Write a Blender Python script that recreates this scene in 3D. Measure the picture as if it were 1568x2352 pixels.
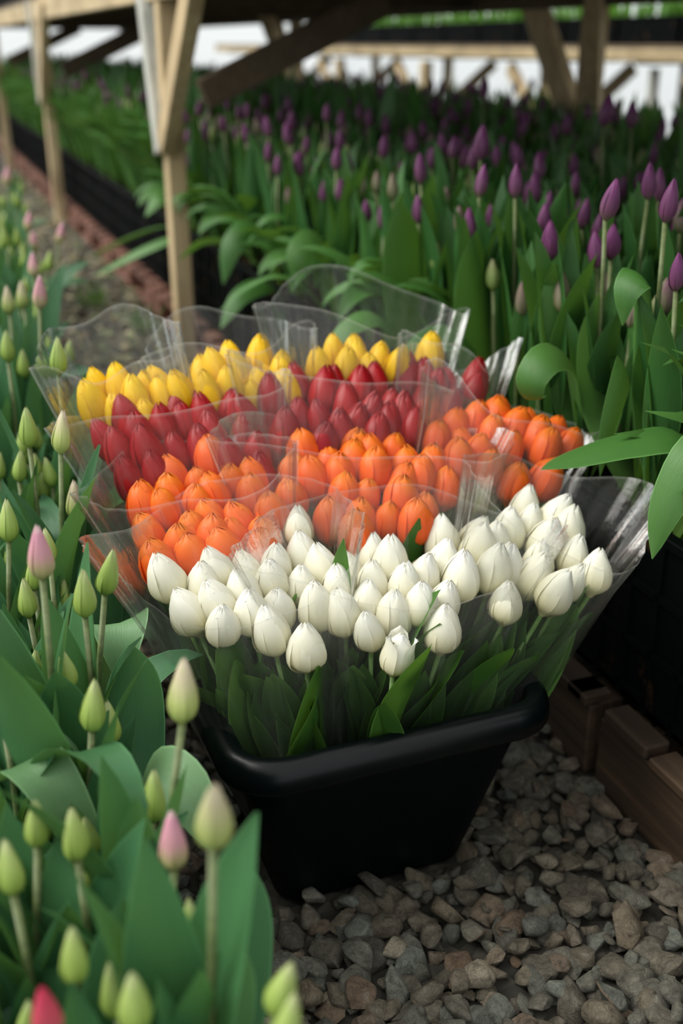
import bpy, bmesh, math, random
import numpy as np
from mathutils import Vector, Quaternion, Matrix

for o in list(bpy.data.objects):
    bpy.data.objects.remove(o)
S = bpy.context.scene
COL = S.collection
RNG = random.Random(11)

# ------------------------------------------------------------------ camera
# world: +Y runs along the beds and the path, +X across them, Z up, metres
cam_data = bpy.data.cameras.new('camera')
cam_data.sensor_fit = 'VERTICAL'
cam_data.sensor_height = 36.0
cam_data.sensor_width = 24.0
cam_data.lens = 37.5
cam_data.clip_start = 0.05
cam_data.dof.use_dof = True
cam_data.dof.focus_distance = 1.33
cam_data.dof.aperture_fstop = 2.4
cam = bpy.data.objects.new('camera', cam_data)
COL.objects.link(cam)
cam.location = (0, 0, 1.12)
cam.rotation_euler = (math.radians(90 - 23.71), 0, math.radians(-20.9))
S.camera = cam

# ------------------------------------------------------------------ sky (bright overcast seen through greenhouse cover)
world = bpy.data.worlds.new('overcast_sky')
S.world = world
world.use_nodes = True
wn = world.node_tree
wn.nodes.clear()
w_out = wn.nodes.new('ShaderNodeOutputWorld')
w_bg = wn.nodes.new('ShaderNodeBackground')
w_tc = wn.nodes.new('ShaderNodeTexCoord')
w_sep = wn.nodes.new('ShaderNodeSeparateXYZ')
w_map = wn.nodes.new('ShaderNodeMapRange')
w_ramp = wn.nodes.new('ShaderNodeValToRGB')
w_map.inputs['From Min'].default_value = -1
w_map.inputs['From Max'].default_value = 1
wn.links.new(w_tc.outputs['Generated'], w_sep.inputs[0])
wn.links.new(w_sep.outputs['Z'], w_map.inputs['Value'])
wn.links.new(w_map.outputs[0], w_ramp.inputs[0])
wn.links.new(w_ramp.outputs[0], w_bg.inputs[0])
wn.links.new(w_bg.outputs[0], w_out.inputs[0])
cr = w_ramp.color_ramp
cr.elements[0].position = 0.0
cr.elements[0].color = (0.30, 0.32, 0.30, 1)
cr.elements[1].position = 1.0
cr.elements[1].color = (1.0, 1.0, 0.97, 1)
for p, c in ((0.47, (0.42, 0.44, 0.42, 1)), (0.52, (0.80, 0.86, 0.88, 1)), (0.75, (0.92, 0.96, 0.97, 1))):
    e = cr.elements.new(p)
    e.color = c
w_bg.inputs['Strength'].default_value = 1.0

sun_data = bpy.data.lights.new('daylight', 'SUN')
sun_data.energy = 2.6
sun_data.angle = math.radians(40)
sun_data.color = (1.0, 0.97, 0.90)
sun = bpy.data.objects.new('daylight', sun_data)
COL.objects.link(sun)
sun.rotation_euler = Vector((0.85, -0.30, -1.0)).to_track_quat('-Z', 'Y').to_euler()
sun.location = (-3, -2, 6)

S.view_settings.view_transform = 'Standard'
S.view_settings.look = 'None'
S.view_settings.gamma = 1.0
S.view_settings.use_curve_mapping = False
S.view_settings.exposure = 0.4
try:
    S.cycles.transparent_max_bounces = 24
    S.cycles.max_bounces = 8
except Exception:
    pass

# ------------------------------------------------------------------ helpers
def empty(name, label, cat, loc=(0, 0, 0), group=None, rot=None):
    o = bpy.data.objects.new(name, None)
    o.empty_display_size = 0.02
    COL.objects.link(o)
    o.location = loc
    if rot is not None:
        o.rotation_mode = 'QUATERNION'
        o.rotation_quaternion = rot
    o['label'] = label
    o['category'] = cat
    if group:
        o['group'] = group
    return o


def put(name, mesh, parent=None, loc=(0, 0, 0), rot=None, scale=(1, 1, 1)):
    o = bpy.data.objects.new(name, mesh)
    COL.objects.link(o)
    if parent is not None:
        o.parent = parent
    o.location = loc
    if rot is not None:
        o.rotation_mode = 'QUATERNION'
        o.rotation_quaternion = rot
    o.scale = scale
    return o


def mk(name, verts, faces, mats, uvs=None, smooth=True, fmat=None):
    me = bpy.data.meshes.new(name)
    me.from_pydata([tuple(v) for v in verts], [], faces)
    for m in (mats if isinstance(mats, (list, tuple)) else [mats]):
        me.materials.append(m)
    if uvs is not None:
        lay = me.uv_layers.new(name='UVMap')
        li = np.zeros(len(me.loops), dtype=np.int32)
        me.loops.foreach_get('vertex_index', li)
        lay.data.foreach_set('uv', np.asarray(uvs, dtype=np.float32)[li].ravel())
    if smooth:
        me.polygons.foreach_set('use_smooth', [True] * len(me.polygons))
    if fmat is not None:
        me.polygons.foreach_set('material_index', fmat)
    me.update()
    return me


def grid_faces(nu, nv, off=0):
    # nv rows of nu verts
    f = []
    for j in range(nv - 1):
        for i in range(nu - 1):
            a = off + j * nu + i
            f.append((a, a + 1, a + nu + 1, a + nu))
    return f


def box_vf(c, s, R=None, bev=0.0):
    """chamfered box as verts, faces (bmesh bevel free): c centre, s full size"""
    hx, hy, hz = s[0] / 2, s[1] / 2, s[2] / 2
    if bev <= 0:
        v = [(-hx, -hy, -hz), (hx, -hy, -hz), (hx, hy, -hz), (-hx, hy, -hz), (-hx, -hy, hz), (hx, -hy, hz), (hx, hy, hz), (-hx, hy, hz)]
        f = [(0, 3, 2, 1), (4, 5, 6, 7), (0, 1, 5, 4), (1, 2, 6, 5), (2, 3, 7, 6), (3, 0, 4, 7)]
    else:
        bm = bmesh.new()
        bmesh.ops.create_cube(bm, size=1.0)
        for q in bm.verts:
            q.co = Vector((q.co.x * s[0], q.co.y * s[1], q.co.z * s[2]))
        bmesh.ops.bevel(bm, geom=list(bm.edges), offset=bev, segments=1, affect='EDGES')
        bm.verts.index_update()
        v = [tuple(q.co) for q in bm.verts]
        f = [tuple(q.index for q in p.verts) for p in bm.faces]
        bm.free()
    out = []
    for q in v:
        q = Vector(q)
        if R is not None:
            q = R @ q
        out.append((q[0] + c[0], q[1] + c[1], q[2] + c[2]))
    return out, f


def join_vf(parts):
    V, F = [], []
    for v, f in parts:
        o = len(V)
        V += list(v)
        F += [tuple(i + o for i in q) for q in f]
    return V, F


def stick_vf(p, q, w, h, up=(0, 0, 1), bev=0.003):
    """a board from p to q, w wide sideways, h along up"""
    p, q = Vector(p), Vector(q)
    d = (q - p)
    L = d.length
    z = d.normalized()
    x = z.cross(Vector(up))
    if x.length < 1e-4:
        x = Vector((1, 0, 0))
    x.normalize()
    y = z.cross(x)
    R = Matrix((x, y, z)).transposed()
    return box_vf((p + q) / 2, (w, h, L), R, bev)


# ------------------------------------------------------------------ materials
def material(name):
    m = bpy.data.materials.new(name)
    m.use_nodes = True
    nt = m.node_tree
    nt.nodes.clear()
    out = nt.nodes.new('ShaderNodeOutputMaterial')
    return m, nt, out


def N(nt, t, **kw):
    n = nt.nodes.new(t)
    for k, v in kw.items():
        if k in ('operation', 'blend_type', 'data_type', 'noise_dimensions', 'feature', 'wave_type', 'bands_direction', 'distance', 'interpolation_type'):
            setattr(n, k, v)
        else:
            n.inputs[k.replace('_', ' ')].default_value = v
    return n


def ramp(nt, fac, stops):
    r = nt.nodes.new('ShaderNodeValToRGB')
    e = r.color_ramp.elements
    e[0].position, e[0].color = stops[0][0], (*stops[0][1], 1)
    e[1].position, e[1].color = stops[-1][0], (*stops[-1][1], 1)
    for p, c in stops[1:-1]:
        q = e.new(p)
        q.color = (*c, 1)
    nt.links.new(fac, r.inputs[0])
    return r.outputs[0]


def mixc(nt, fac, a, b, mode='MIX'):
    n = nt.nodes.new('ShaderNodeMix')
    n.data_type = 'RGBA'
    n.blend_type = mode
    for s, v in ((0, fac), (6, a), (7, b)):
        if isinstance(v, (int, float)):
            n.inputs[s].default_value = v
        elif isinstance(v, tuple):
            n.inputs[s].default_value = (*v, 1)
        else:
            nt.links.new(v, n.inputs[s])
    return n.outputs[2]


def uvsplit(nt):
    t = nt.nodes.new('ShaderNodeTexCoord')
    s = nt.nodes.new('ShaderNodeSeparateXYZ')
    nt.links.new(t.outputs['UV'], s.inputs[0])
    return t, s.outputs[0], s.outputs[1]


def bump(nt, h, strength, dist=0.002):
    b = N(nt, 'ShaderNodeBump', Strength=strength, Distance=dist)
    nt.links.new(h, b.inputs['Height'])
    return b.outputs[0]


def thin(nt, out, color, rough, transl, normal=None, tcol=None, spec=0.5):
    """leaf and petal shading: diffuse and gloss in front, light coming through from behind"""
    p = N(nt, 'ShaderNodeBsdfPrincipled', Roughness=rough)
    p.inputs['Specular IOR Level'].default_value = spec
    tr = nt.nodes.new('ShaderNodeBsdfTranslucent')
    mx = nt.nodes.new('ShaderNodeMixShader')
    mx.inputs[0].default_value = transl
    nt.links.new(color, p.inputs['Base Color'])
    nt.links.new(tcol if tcol is not None else color, tr.inputs['Color'])
    if normal is not None:
        nt.links.new(normal, p.inputs['Normal'])
    nt.links.new(p.outputs[0], mx.inputs[1])
    nt.links.new(tr.outputs[0], mx.inputs[2])
    nt.links.new(mx.outputs[0], out.inputs[0])


def leaf_mat(name, dark, mid, light, transl=0.22, rough=0.42):
    m, nt, out = material(name)
    t, u, v = uvsplit(nt)
    oi = nt.nodes.new('ShaderNodeObjectInfo')
    base = ramp(nt, oi.outputs['Random'], [(0.0, dark), (0.55, mid), (1.0, light)])
    nz = N(nt, 'ShaderNodeTexNoise', Scale=9.0, Detail=3.0)
    mp = N(nt, 'ShaderNodeMapping')
    mp.inputs['Scale'].default_value = (26, 1.2, 1)
    nt.links.new(t.outputs['UV'], mp.inputs[0])
    vn = N(nt, 'ShaderNodeTexNoise', Scale=3.0, Detail=2.0)
    nt.links.new(mp.outputs[0], vn.inputs['Vector'])
    nt.links.new(t.outputs['Object'], nz.inputs['Vector'])
    c1 = mixc(nt, vn.outputs[0], base, light, 'MIX')
    c2 = mixc(nt, 0.35, base, c1)
    # the blade's thin rim is paler, its foot yellower
    e = N(nt, 'ShaderNodeMath', operation='SUBTRACT')
    nt.links.new(u, e.inputs[0])
    e.inputs[1].default_value = 0.5
    e2 = N(nt, 'ShaderNodeMath', operation='ABSOLUTE')
    nt.links.new(e.outputs[0], e2.inputs[0])
    er = ramp(nt, e2.outputs[0], [(0.0, (0, 0, 0)), (0.465, (0, 0, 0)), (0.5, (0.6, 0.6, 0.6))])
    c3 = mixc(nt, er, c2, tuple(min(1, k * 1.9 + 0.03) for k in light))
    fr = ramp(nt, v, [(0.0, (0.55, 0.55, 0.55)), (0.22, (0, 0, 0)), (1.0, (0, 0, 0))])
    c4 = mixc(nt, fr, c3, (0.16, 0.26, 0.05))
    thin(nt, out, c4, rough, transl, bump(nt, vn.outputs[0], 0.4, 0.002), mixc(nt, 0.5, c4, (0.22, 0.42, 0.03)), 0.45)
    return m


def petal_mat(name, stops, transl=0.25, rough=0.42, vary=None, streak=0.15, tr=None):
    m, nt, out = material(name)
    t, u, v = uvsplit(nt)
    oi = nt.nodes.new('ShaderNodeObjectInfo')
    col = ramp(nt, v, stops)
    mp = N(nt, 'ShaderNodeMapping')
    mp.inputs['Scale'].default_value = (18, 1.0, 1)
    nt.links.new(t.outputs['UV'], mp.inputs[0])
    vn = N(nt, 'ShaderNodeTexNoise', Scale=2.2, Detail=3.0)
    nt.links.new(mp.outputs[0], vn.inputs['Vector'])
    dk = tuple(k * 0.72 for k in stops[len(stops) // 2][1])
    f = N(nt, 'ShaderNodeMath', operation='MULTIPLY')
    nt.links.new(vn.outputs[0], f.inputs[0])
    f.inputs[1].default_value = streak
    col = mixc(nt, f.outputs[0], col, dk)
    if vary:
        r = N(nt, 'ShaderNodeMath', operation='MULTIPLY')
        nt.links.new(oi.outputs['Random'], r.inputs[0])
        r.inputs[1].default_value = vary[0]
        col = mixc(nt, r.outputs[0], col, vary[1])
    thin(nt, out, col, rough, transl, bump(nt, vn.outputs[0], 0.2, 0.0012), tr and mixc(nt, 0.5, col, tr), 0.35)
    return m


def plain_mat(name, c, rough=0.5, spec=0.5, nscale=40.0, c2=None, bumps=0.15, dist=0.002, metal=0.0, lo=0.35, hi=0.7):
    m, nt, out = material(name)
    t = nt.nodes.new('ShaderNodeTexCoord')
    nz = N(nt, 'ShaderNodeTexNoise', Scale=nscale, Detail=6.0, Roughness=0.6)
    nt.links.new(t.outputs['Object'], nz.inputs['Vector'])
    p = N(nt, 'ShaderNodeBsdfPrincipled', Roughness=rough, Metallic=metal)
    p.inputs['Specular IOR Level'].default_value = spec
    nt.links.new(ramp(nt, nz.outputs[0], [(lo, c), (hi, c2 or tuple(k * 1.3 for k in c))]), p.inputs['Base Color'])
    if bumps:
        nt.links.new(bump(nt, nz.outputs[0], bumps, dist), p.inputs['Normal'])
    nt.links.new(p.outputs[0], out.inputs[0])
    return m


def wood_mat(name, a, b, c, axis=1, rough=0.75):
    m, nt, out = material(name)
    t = nt.nodes.new('ShaderNodeTexCoord')
    oi = nt.nodes.new('ShaderNodeObjectInfo')
    mp = N(nt, 'ShaderNodeMapping')
    sc = [34, 34, 34]
    sc[axis] = 2.2
    mp.inputs['Scale'].default_value = sc
    nt.links.new(t.outputs['Object'], mp.inputs[0])
    nz = N(nt, 'ShaderNodeTexNoise', Scale=1.0, Detail=6.0, Distortion=0.6)
    nt.links.new(mp.outputs[0], nz.inputs['Vector'])
    big = N(nt, 'ShaderNodeTexNoise', Scale=3.5, Detail=3.0)
    nt.links.new(t.outputs['Object'], big.inputs['Vector'])
    col = ramp(nt, nz.outputs[0], [(0.3, a), (0.5, b), (0.75, c)])
    fr = ramp(nt, big.outputs[0], [(0.42, (0, 0, 0)), (0.7, (0.7, 0.7, 0.7))])
    col = mixc(nt, fr, col, tuple(k * 0.55 for k in a))
    r = N(nt, 'ShaderNodeMath', operation='MULTIPLY')
    nt.links.new(oi.outputs['Random'], r.inputs[0])
    r.inputs[1].default_value = 0.35
    col = mixc(nt, r.outputs[0], col, tuple(k * 0.6 for k in b))
    p = N(nt, 'ShaderNodeBsdfPrincipled', Roughness=rough)
    nt.links.new(col, p.inputs['Base Color'])
    nt.links.new(bump(nt, nz.outputs[0], 0.5, 0.003), p.inputs['Normal'])
    nt.links.new(p.outputs[0], out.inputs[0])
    return m


M = {}
M['leaf_blue'] = leaf_mat('blue_green_leaf', (0.026, 0.100, 0.040), (0.042, 0.150, 0.058), (0.072, 0.205, 0.080))
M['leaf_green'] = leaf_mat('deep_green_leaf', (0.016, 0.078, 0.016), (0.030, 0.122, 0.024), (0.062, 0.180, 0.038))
M['leaf_edge'] = leaf_mat('lit_edge_leaf', (0.030, 0.115, 0.018), (0.050, 0.160, 0.026), (0.090, 0.220, 0.050))  # lighter leaf copy, daylight along the path edge painted into the green
M['leaf_cut'] = leaf_mat('cut_tulip_leaf', (0.030, 0.105, 0.016), (0.048, 0.145, 0.024), (0.085, 0.205, 0.036), 0.25)
M['leaf_pale'] = leaf_mat('pale_bent_leaf', (0.10, 0.22, 0.09), (0.14, 0.28, 0.12), (0.19, 0.34, 0.16))
M['leaf_fresh'] = leaf_mat('fresh_leaf', (0.05, 0.16, 0.015), (0.07, 0.20, 0.02), (0.10, 0.25, 0.03), 0.3)
M['stem'] = plain_mat('stem_green', (0.10, 0.20, 0.045), 0.5, 0.4, 60, (0.15, 0.27, 0.07), 0.05)
M['stem_dusk'] = plain_mat('stem_dusky', (0.10, 0.13, 0.05), 0.5, 0.4, 60, (0.15, 0.19, 0.07), 0.05)
M['white'] = petal_mat('white_petal', [(0.0, (0.62, 0.60, 0.24)), (0.22, (0.78, 0.73, 0.44)), (0.58, (0.86, 0.84, 0.70)), (1.0, (0.91, 0.91, 0.87))], 0.25, 0.45, (0.35, (0.84, 0.78, 0.55)), 0.12)
M['orange'] = petal_mat('orange_petal', [(0.0, (0.80, 0.24, 0.03)), (0.25, (0.86, 0.135, 0.020)), (0.6, (0.88, 0.145, 0.014)), (0.9, (0.90, 0.24, 0.012)), (1.0, (0.80, 0.26, 0.02))], 0.28, 0.42, (0.5, (0.84, 0.10, 0.025)), 0.25, (0.9, 0.2, 0.01))
M['red'] = petal_mat('red_petal', [(0.0, (0.30, 0.012, 0.010)), (0.4, (0.46, 0.006, 0.008)), (0.8, (0.40, 0.003, 0.008)), (1.0, (0.28, 0.003, 0.008))], 0.22, 0.36, (0.6, (0.24, 0.003, 0.010)), 0.35, (0.7, 0.01, 0.005))
M['yellow'] = petal_mat('yellow_petal', [(0.0, (0.72, 0.45, 0.02)), (0.4, (0.90, 0.58, 0.005)), (1.0, (0.92, 0.64, 0.01))], 0.3, 0.45, (0.4, (0.90, 0.50, 0.004)), 0.12, (0.95, 0.6, 0.0))
M['bud_green'] = petal_mat('green_bud', [(0.0, (0.20, 0.32, 0.05)), (0.35, (0.33, 0.46, 0.09)), (0.75, (0.45, 0.55, 0.18)), (1.0, (0.62, 0.62, 0.38))], 0.2, 0.45, (0.5, (0.26, 0.40, 0.07)), 0.3)
M['bud_pale'] = petal_mat('pale_bud', [(0.0, (0.26, 0.38, 0.06)), (0.35, (0.42, 0.50, 0.14)), (0.7, (0.60, 0.52, 0.34)), (1.0, (0.74, 0.60, 0.52))], 0.2, 0.45, (0.4, (0.40, 0.48, 0.14)), 0.3)
M['bud_pink'] = petal_mat('pink_bud', [(0.0, (0.30, 0.38, 0.08)), (0.25, (0.48, 0.46, 0.18)), (0.5, (0.66, 0.32, 0.36)), (0.85, (0.70, 0.30, 0.42)), (1.0, (0.80, 0.68, 0.64))], 0.2, 0.45, (0.3, (0.64, 0.45, 0.40)), 0.3)
M['bud_red'] = petal_mat('red_bud', [(0.0, (0.5, 0.4, 0.2)), (0.4, (0.66, 0.10, 0.14)), (1.0, (0.62, 0.03, 0.10))], 0.2, 0.45, None, 0.5)
M['purple'] = petal_mat('purple_petal', [(0.0, (0.20, 0.22, 0.10)), (0.2, (0.19, 0.09, 0.13)), (0.6, (0.18, 0.045, 0.145)), (1.0, (0.25, 0.035, 0.20))], 0.18, 0.45, (0.75, (0.13, 0.03, 0.10)), 0.45)
M['dusky'] = petal_mat('dusky_bud', [(0.0, (0.18, 0.22, 0.08)), (0.4, (0.22, 0.18, 0.14)), (0.8, (0.24, 0.11, 0.15)), (1.0, (0.28, 0.08, 0.20))], 0.18, 0.45, (0.6, (0.22, 0.25, 0.10)), 0.4)
M['unripe'] = petal_mat('unripe_bud', [(0.0, (0.16, 0.26, 0.05)), (0.6, (0.24, 0.31, 0.10)), (1.0, (0.26, 0.24, 0.13))], 0.18, 0.45, None, 0.3)
M['plastic'] = plain_mat('black_bucket_plastic', (0.0008, 0.0022, 0.0024), 0.45, 0.10, 30, (0.0014, 0.0032, 0.0034), 0.06, 0.001)
M['plastic_rim'] = plain_mat('black_rim_plastic', (0.0010, 0.0024, 0.0028), 0.30, 0.24, 30, (0.0020, 0.0036, 0.0040), 0.06, 0.001)
M['crate'] = plain_mat('black_crate_plastic', (0.0012, 0.0022, 0.0022), 0.6, 0.07, 14, (0.05, 0.026, 0.012), 0.3, 0.004, 0.0, 0.60, 0.74)
M['straw'] = plain_mat('dry_straw', (0.34, 0.29, 0.17), 0.8, 0.2, 50, (0.42, 0.37, 0.24))
M['scrap'] = plain_mat('leaf_scrap', (0.16, 0.20, 0.08), 0.7, 0.2, 50, (0.24, 0.27, 0.12))
M['dead_leaf'] = plain_mat('dead_leaf', (0.16, 0.09, 0.04), 0.8, 0.2, 50, (0.26, 0.16, 0.07))
M['soil'] = plain_mat('dark_soil', (0.012, 0.008, 0.005), 0.95, 0.1, 60, (0.05, 0.032, 0.018), 1.0, 0.01)
M['wood_pale'] = wood_mat('pale_timber', (0.46, 0.32, 0.16), (0.64, 0.48, 0.27), (0.74, 0.60, 0.38), 2)
M['wood_beam'] = wood_mat('pale_timber_lengthwise', (0.40, 0.29, 0.15), (0.54, 0.42, 0.24), (0.62, 0.50, 0.32), 1)
M['wood_grey'] = wood_mat('weathered_grey_timber', (0.36, 0.35, 0.30), (0.54, 0.54, 0.48), (0.64, 0.65, 0.60), 2)
M['wood_dark'] = wood_mat('shaded_underside_timber', (0.09, 0.06, 0.035), (0.13, 0.09, 0.05), (0.18, 0.12, 0.07), 1)  # darker copy of the bench timber, shade beneath the deck painted in
M['wood_crate'] = wood_mat('brown_crate_timber', (0.026, 0.014, 0.007), (0.060, 0.034, 0.017), (0.15, 0.088, 0.042), 1)  # browns darkened, the shadow over the crate bases is put into the colour
M['wood_red'] = wood_mat('reddish_pallet_timber', (0.13, 0.05, 0.032), (0.20, 0.085, 0.055), (0.28, 0.13, 0.085), 1)


def stone_mat():
    m, nt, out = material('gravel_stone')
    t = nt.nodes.new('ShaderNodeTexCoord')
    oi = nt.nodes.new('ShaderNodeObjectInfo')
    geo = nt.nodes.new('ShaderNodeNewGeometry')
    ad = N(nt, 'ShaderNodeMath', operation='ADD')
    nt.links.new(oi.outputs['Random'], ad.inputs[0])
    nt.links.new(geo.outputs['Random Per Island'], ad.inputs[1])
    fr = N(nt, 'ShaderNodeMath', operation='FRACT')
    nt.links.new(ad.outputs[0], fr.inputs[0])
    col = ramp(nt, fr.outputs[0], [(0.0, (0.10, 0.092, 0.074)), (0.2, (0.20, 0.168, 0.12)), (0.38, (0.135, 0.145, 0.124)), (0.5, (0.24, 0.19, 0.128)), (0.65, (0.155, 0.138, 0.108)), (0.8, (0.21, 0.228, 0.192)), (0.93, (0.21, 0.138, 0.09)), (1.0, (0.40, 0.35, 0.26))])
    nz = N(nt, 'ShaderNodeTexNoise', Scale=62.0, Detail=8.0, Roughness=0.7, Distortion=0.8)
    nt.links.new(geo.outputs['Position'], nz.inputs['Vector'])
    n2 = N(nt, 'ShaderNodeTexNoise', Scale=420.0, Detail=4.0)
    nt.links.new(geo.outputs['Position'], n2.inputs['Vector'])
    f1 = ramp(nt, nz.outputs[0], [(0.32, (0.8, 0.8, 0.8)), (0.50, (0, 0, 0))])
    col = mixc(nt, f1, col, (0.040, 0.034, 0.023))
    f2 = ramp(nt, nz.outputs[0], [(0.54, (0, 0, 0)), (0.70, (0.75, 0.75, 0.75))])
    col = mixc(nt, f2, col, (0.31, 0.285, 0.22))
    f3 = ramp(nt, n2.outputs[0], [(0.4, (0.3, 0.3, 0.3)), (0.6, (0, 0, 0))])
    col = mixc(nt, f3, col, (0.04, 0.036, 0.03))
    p = N(nt, 'ShaderNodeBsdfPrincipled', Roughness=0.72)
    p.inputs['Specular IOR Level'].default_value = 0.35
    nt.links.new(col, p.inputs['Base Color'])
    nt.links.new(bump(nt, nz.outputs[0], 0.9, 0.010), p.inputs['Normal'])
    nt.links.new(p.outputs[0], out.inputs[0])
    return m


M['stone'] = stone_mat()


def floor_mat():
    m, nt, out = material('fine_path_grit')
    t = nt.nodes.new('ShaderNodeTexCoord')
    a = N(nt, 'ShaderNodeTexVoronoi', Scale=45.0)
    nt.links.new(t.outputs['Object'], a.inputs['Vector'])
    col = ramp(nt, a.outputs['Color'], [(0.1, (0.012, 0.011, 0.008)), (0.5, (0.030, 0.027, 0.020)), (0.9, (0.055, 0.050, 0.038))])
    p = N(nt, 'ShaderNodeBsdfPrincipled', Roughness=0.9)
    nt.links.new(col, p.inputs['Base Color'])
    nt.links.new(bump(nt, a.outputs['Distance'], 0.8, 0.01), p.inputs['Normal'])
    nt.links.new(p.outputs[0], out.inputs[0])
    return m


M['floor'] = floor_mat()


def poly_mat():
    m, nt, out = material('backlit_polythene')
    d = N(nt, 'ShaderNodeBsdfDiffuse')
    d.inputs[0].default_value = (0.85, 0.88, 0.88, 1)
    t = nt.nodes.new('ShaderNodeBsdfTranslucent')
    t.inputs[0].default_value = (0.95, 0.96, 0.97, 1)
    x = nt.nodes.new('ShaderNodeMixShader')
    x.inputs[0].default_value = 0.8
    nt.links.new(d.outputs[0], x.inputs[1])
    nt.links.new(t.outputs[0], x.inputs[2])
    nt.links.new(x.outputs[0], out.inputs[0])
    return m


M['poly'] = poly_mat()


def film_mat(name, haze, seam=False):
    """clear cellophane: see-through, glossy, with a film of dust and fine crumples"""
    m, nt, out = material(name)
    t, u, v = uvsplit(nt)
    nz = N(nt, 'ShaderNodeTexNoise', Scale=22.0, Detail=5.0, Roughness=0.65)
    nt.links.new(t.outputs['Object'], nz.inputs['Vector'])
    mp = N(nt, 'ShaderNodeMapping')
    mp.inputs['Scale'].default_value = (40, 2.0, 1)
    nt.links.new(t.outputs['UV'], mp.inputs[0])
    st = N(nt, 'ShaderNodeTexNoise', Scale=1.6, Detail=4.0)
    nt.links.new(mp.outputs[0], st.inputs['Vector'])
    sp = N(nt, 'ShaderNodeTexNoise', Scale=420.0, Detail=2.0)
    nt.links.new(t.outputs['Object'], sp.inputs['Vector'])
    bmp = N(nt, 'ShaderNodeBump', Strength=0.35, Distance=0.006)
    hs = N(nt, 'ShaderNodeMath', operation='ADD')
    nt.links.new(nz.outputs[0], hs.inputs[0])
    nt.links.new(st.outputs[0], hs.inputs[1])
    nt.links.new(hs.outputs[0], bmp.inputs['Height'])
    tr = nt.nodes.new('ShaderNodeBsdfTransparent')
    tr.inputs[0].default_value = (0.97, 0.975, 0.965, 1)
    gl = N(nt, 'ShaderNodeBsdfGlossy', Roughness=0.16)
    nt.links.new(bmp.outputs[0], gl.inputs['Normal'])
    df = nt.nodes.new('ShaderNodeBsdfDiffuse')
    df.inputs[0].default_value = (0.80, 0.80, 0.76, 1)
    tl = nt.nodes.new('ShaderNodeBsdfTranslucent')
    tl.inputs[0].default_value = (0.80, 0.80, 0.76, 1)
    dd = nt.nodes.new('ShaderNodeMixShader')
    dd.inputs[0].default_value = 0.5
    nt.links.new(df.outputs[0], dd.inputs[1])
    nt.links.new(tl.outputs[0], dd.inputs[2])
    hz = ramp(nt, st.outputs[0], [(0.35, (haze * 0.5,) * 3), (0.6, (haze,) * 3), (0.78, (haze * 2.6,) * 3)])
    sk = ramp(nt, sp.outputs[0], [(0.66, (0, 0, 0)), (0.74, (haze * 1.5,) * 3)])
    ha = mixc(nt, 1.0, hz, sk, 'ADD')
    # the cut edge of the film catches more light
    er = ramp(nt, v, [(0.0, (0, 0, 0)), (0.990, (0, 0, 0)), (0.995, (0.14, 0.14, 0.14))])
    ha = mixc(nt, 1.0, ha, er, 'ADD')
    m1 = nt.nodes.new('ShaderNodeMixShader')
    nt.links.new(ha, m1.inputs[0])
    nt.links.new(tr.outputs[0], m1.inputs[1])
    nt.links.new(dd.outputs[0], m1.inputs[2])
    fz = N(nt, 'ShaderNodeFresnel', IOR=1.48)
    nt.links.new(bmp.outputs[0], fz.inputs['Normal'])
    fm = N(nt, 'ShaderNodeMath', operation='MULTIPLY')
    nt.links.new(fz.outputs[0], fm.inputs[0])
    fm.inputs[1].default_value = 0.9 if seam else 0.45
    m2 = nt.nodes.new('ShaderNodeMixShader')
    nt.links.new(fm.outputs[0], m2.inputs[0])
    nt.links.new(m1.outputs[0], m2.inputs[1])
    nt.links.new(gl.outputs[0], m2.inputs[2])
    nt.links.new(m2.outputs[0], out.inputs[0])
    return m


M['film'] = film_mat('clear_cellophane', 0.048)
M['seam'] = film_mat('cellophane_weld', 0.30, True)

# ------------------------------------------------------------------ setting: floor, gravel, walls
v, f = box_vf((3.0, 10.0, -0.06), (13.0, 30.0, 0.12))
floor = put('floor', mk('floor', v, f, M['floor'], smooth=False))
floor['kind'] = 'structure'
floor['label'] = 'gravel floor of the greenhouse between the tulip beds'
for nm, c, s in (('wall_back', (3.0, 24.0, 1.5), (13.0, 0.01, 3.2)), ('wall_right', (9.0, 10.0, 1.5), (0.01, 28.0, 3.2))):
    v, f = box_vf(c, s)
    # a single sheet of polythene
    if nm == 'wall_back':
        vv = [(-3.5, 24, 0), (9, 24, 0), (9, 24, 3.0), (-3.5, 24, 3.0)]
    else:
        vv = [(9, 24, 0), (9, -4, 0), (9, -4, 3.0), (9, 24, 3.0)]
    w = put(nm, mk(nm, vv, [(0, 1, 2, 3)], M['poly'], smooth=False))
    w['kind'] = 'structure'
    w['label'] = 'white backlit polythene greenhouse wall beyond the benches'


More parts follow.
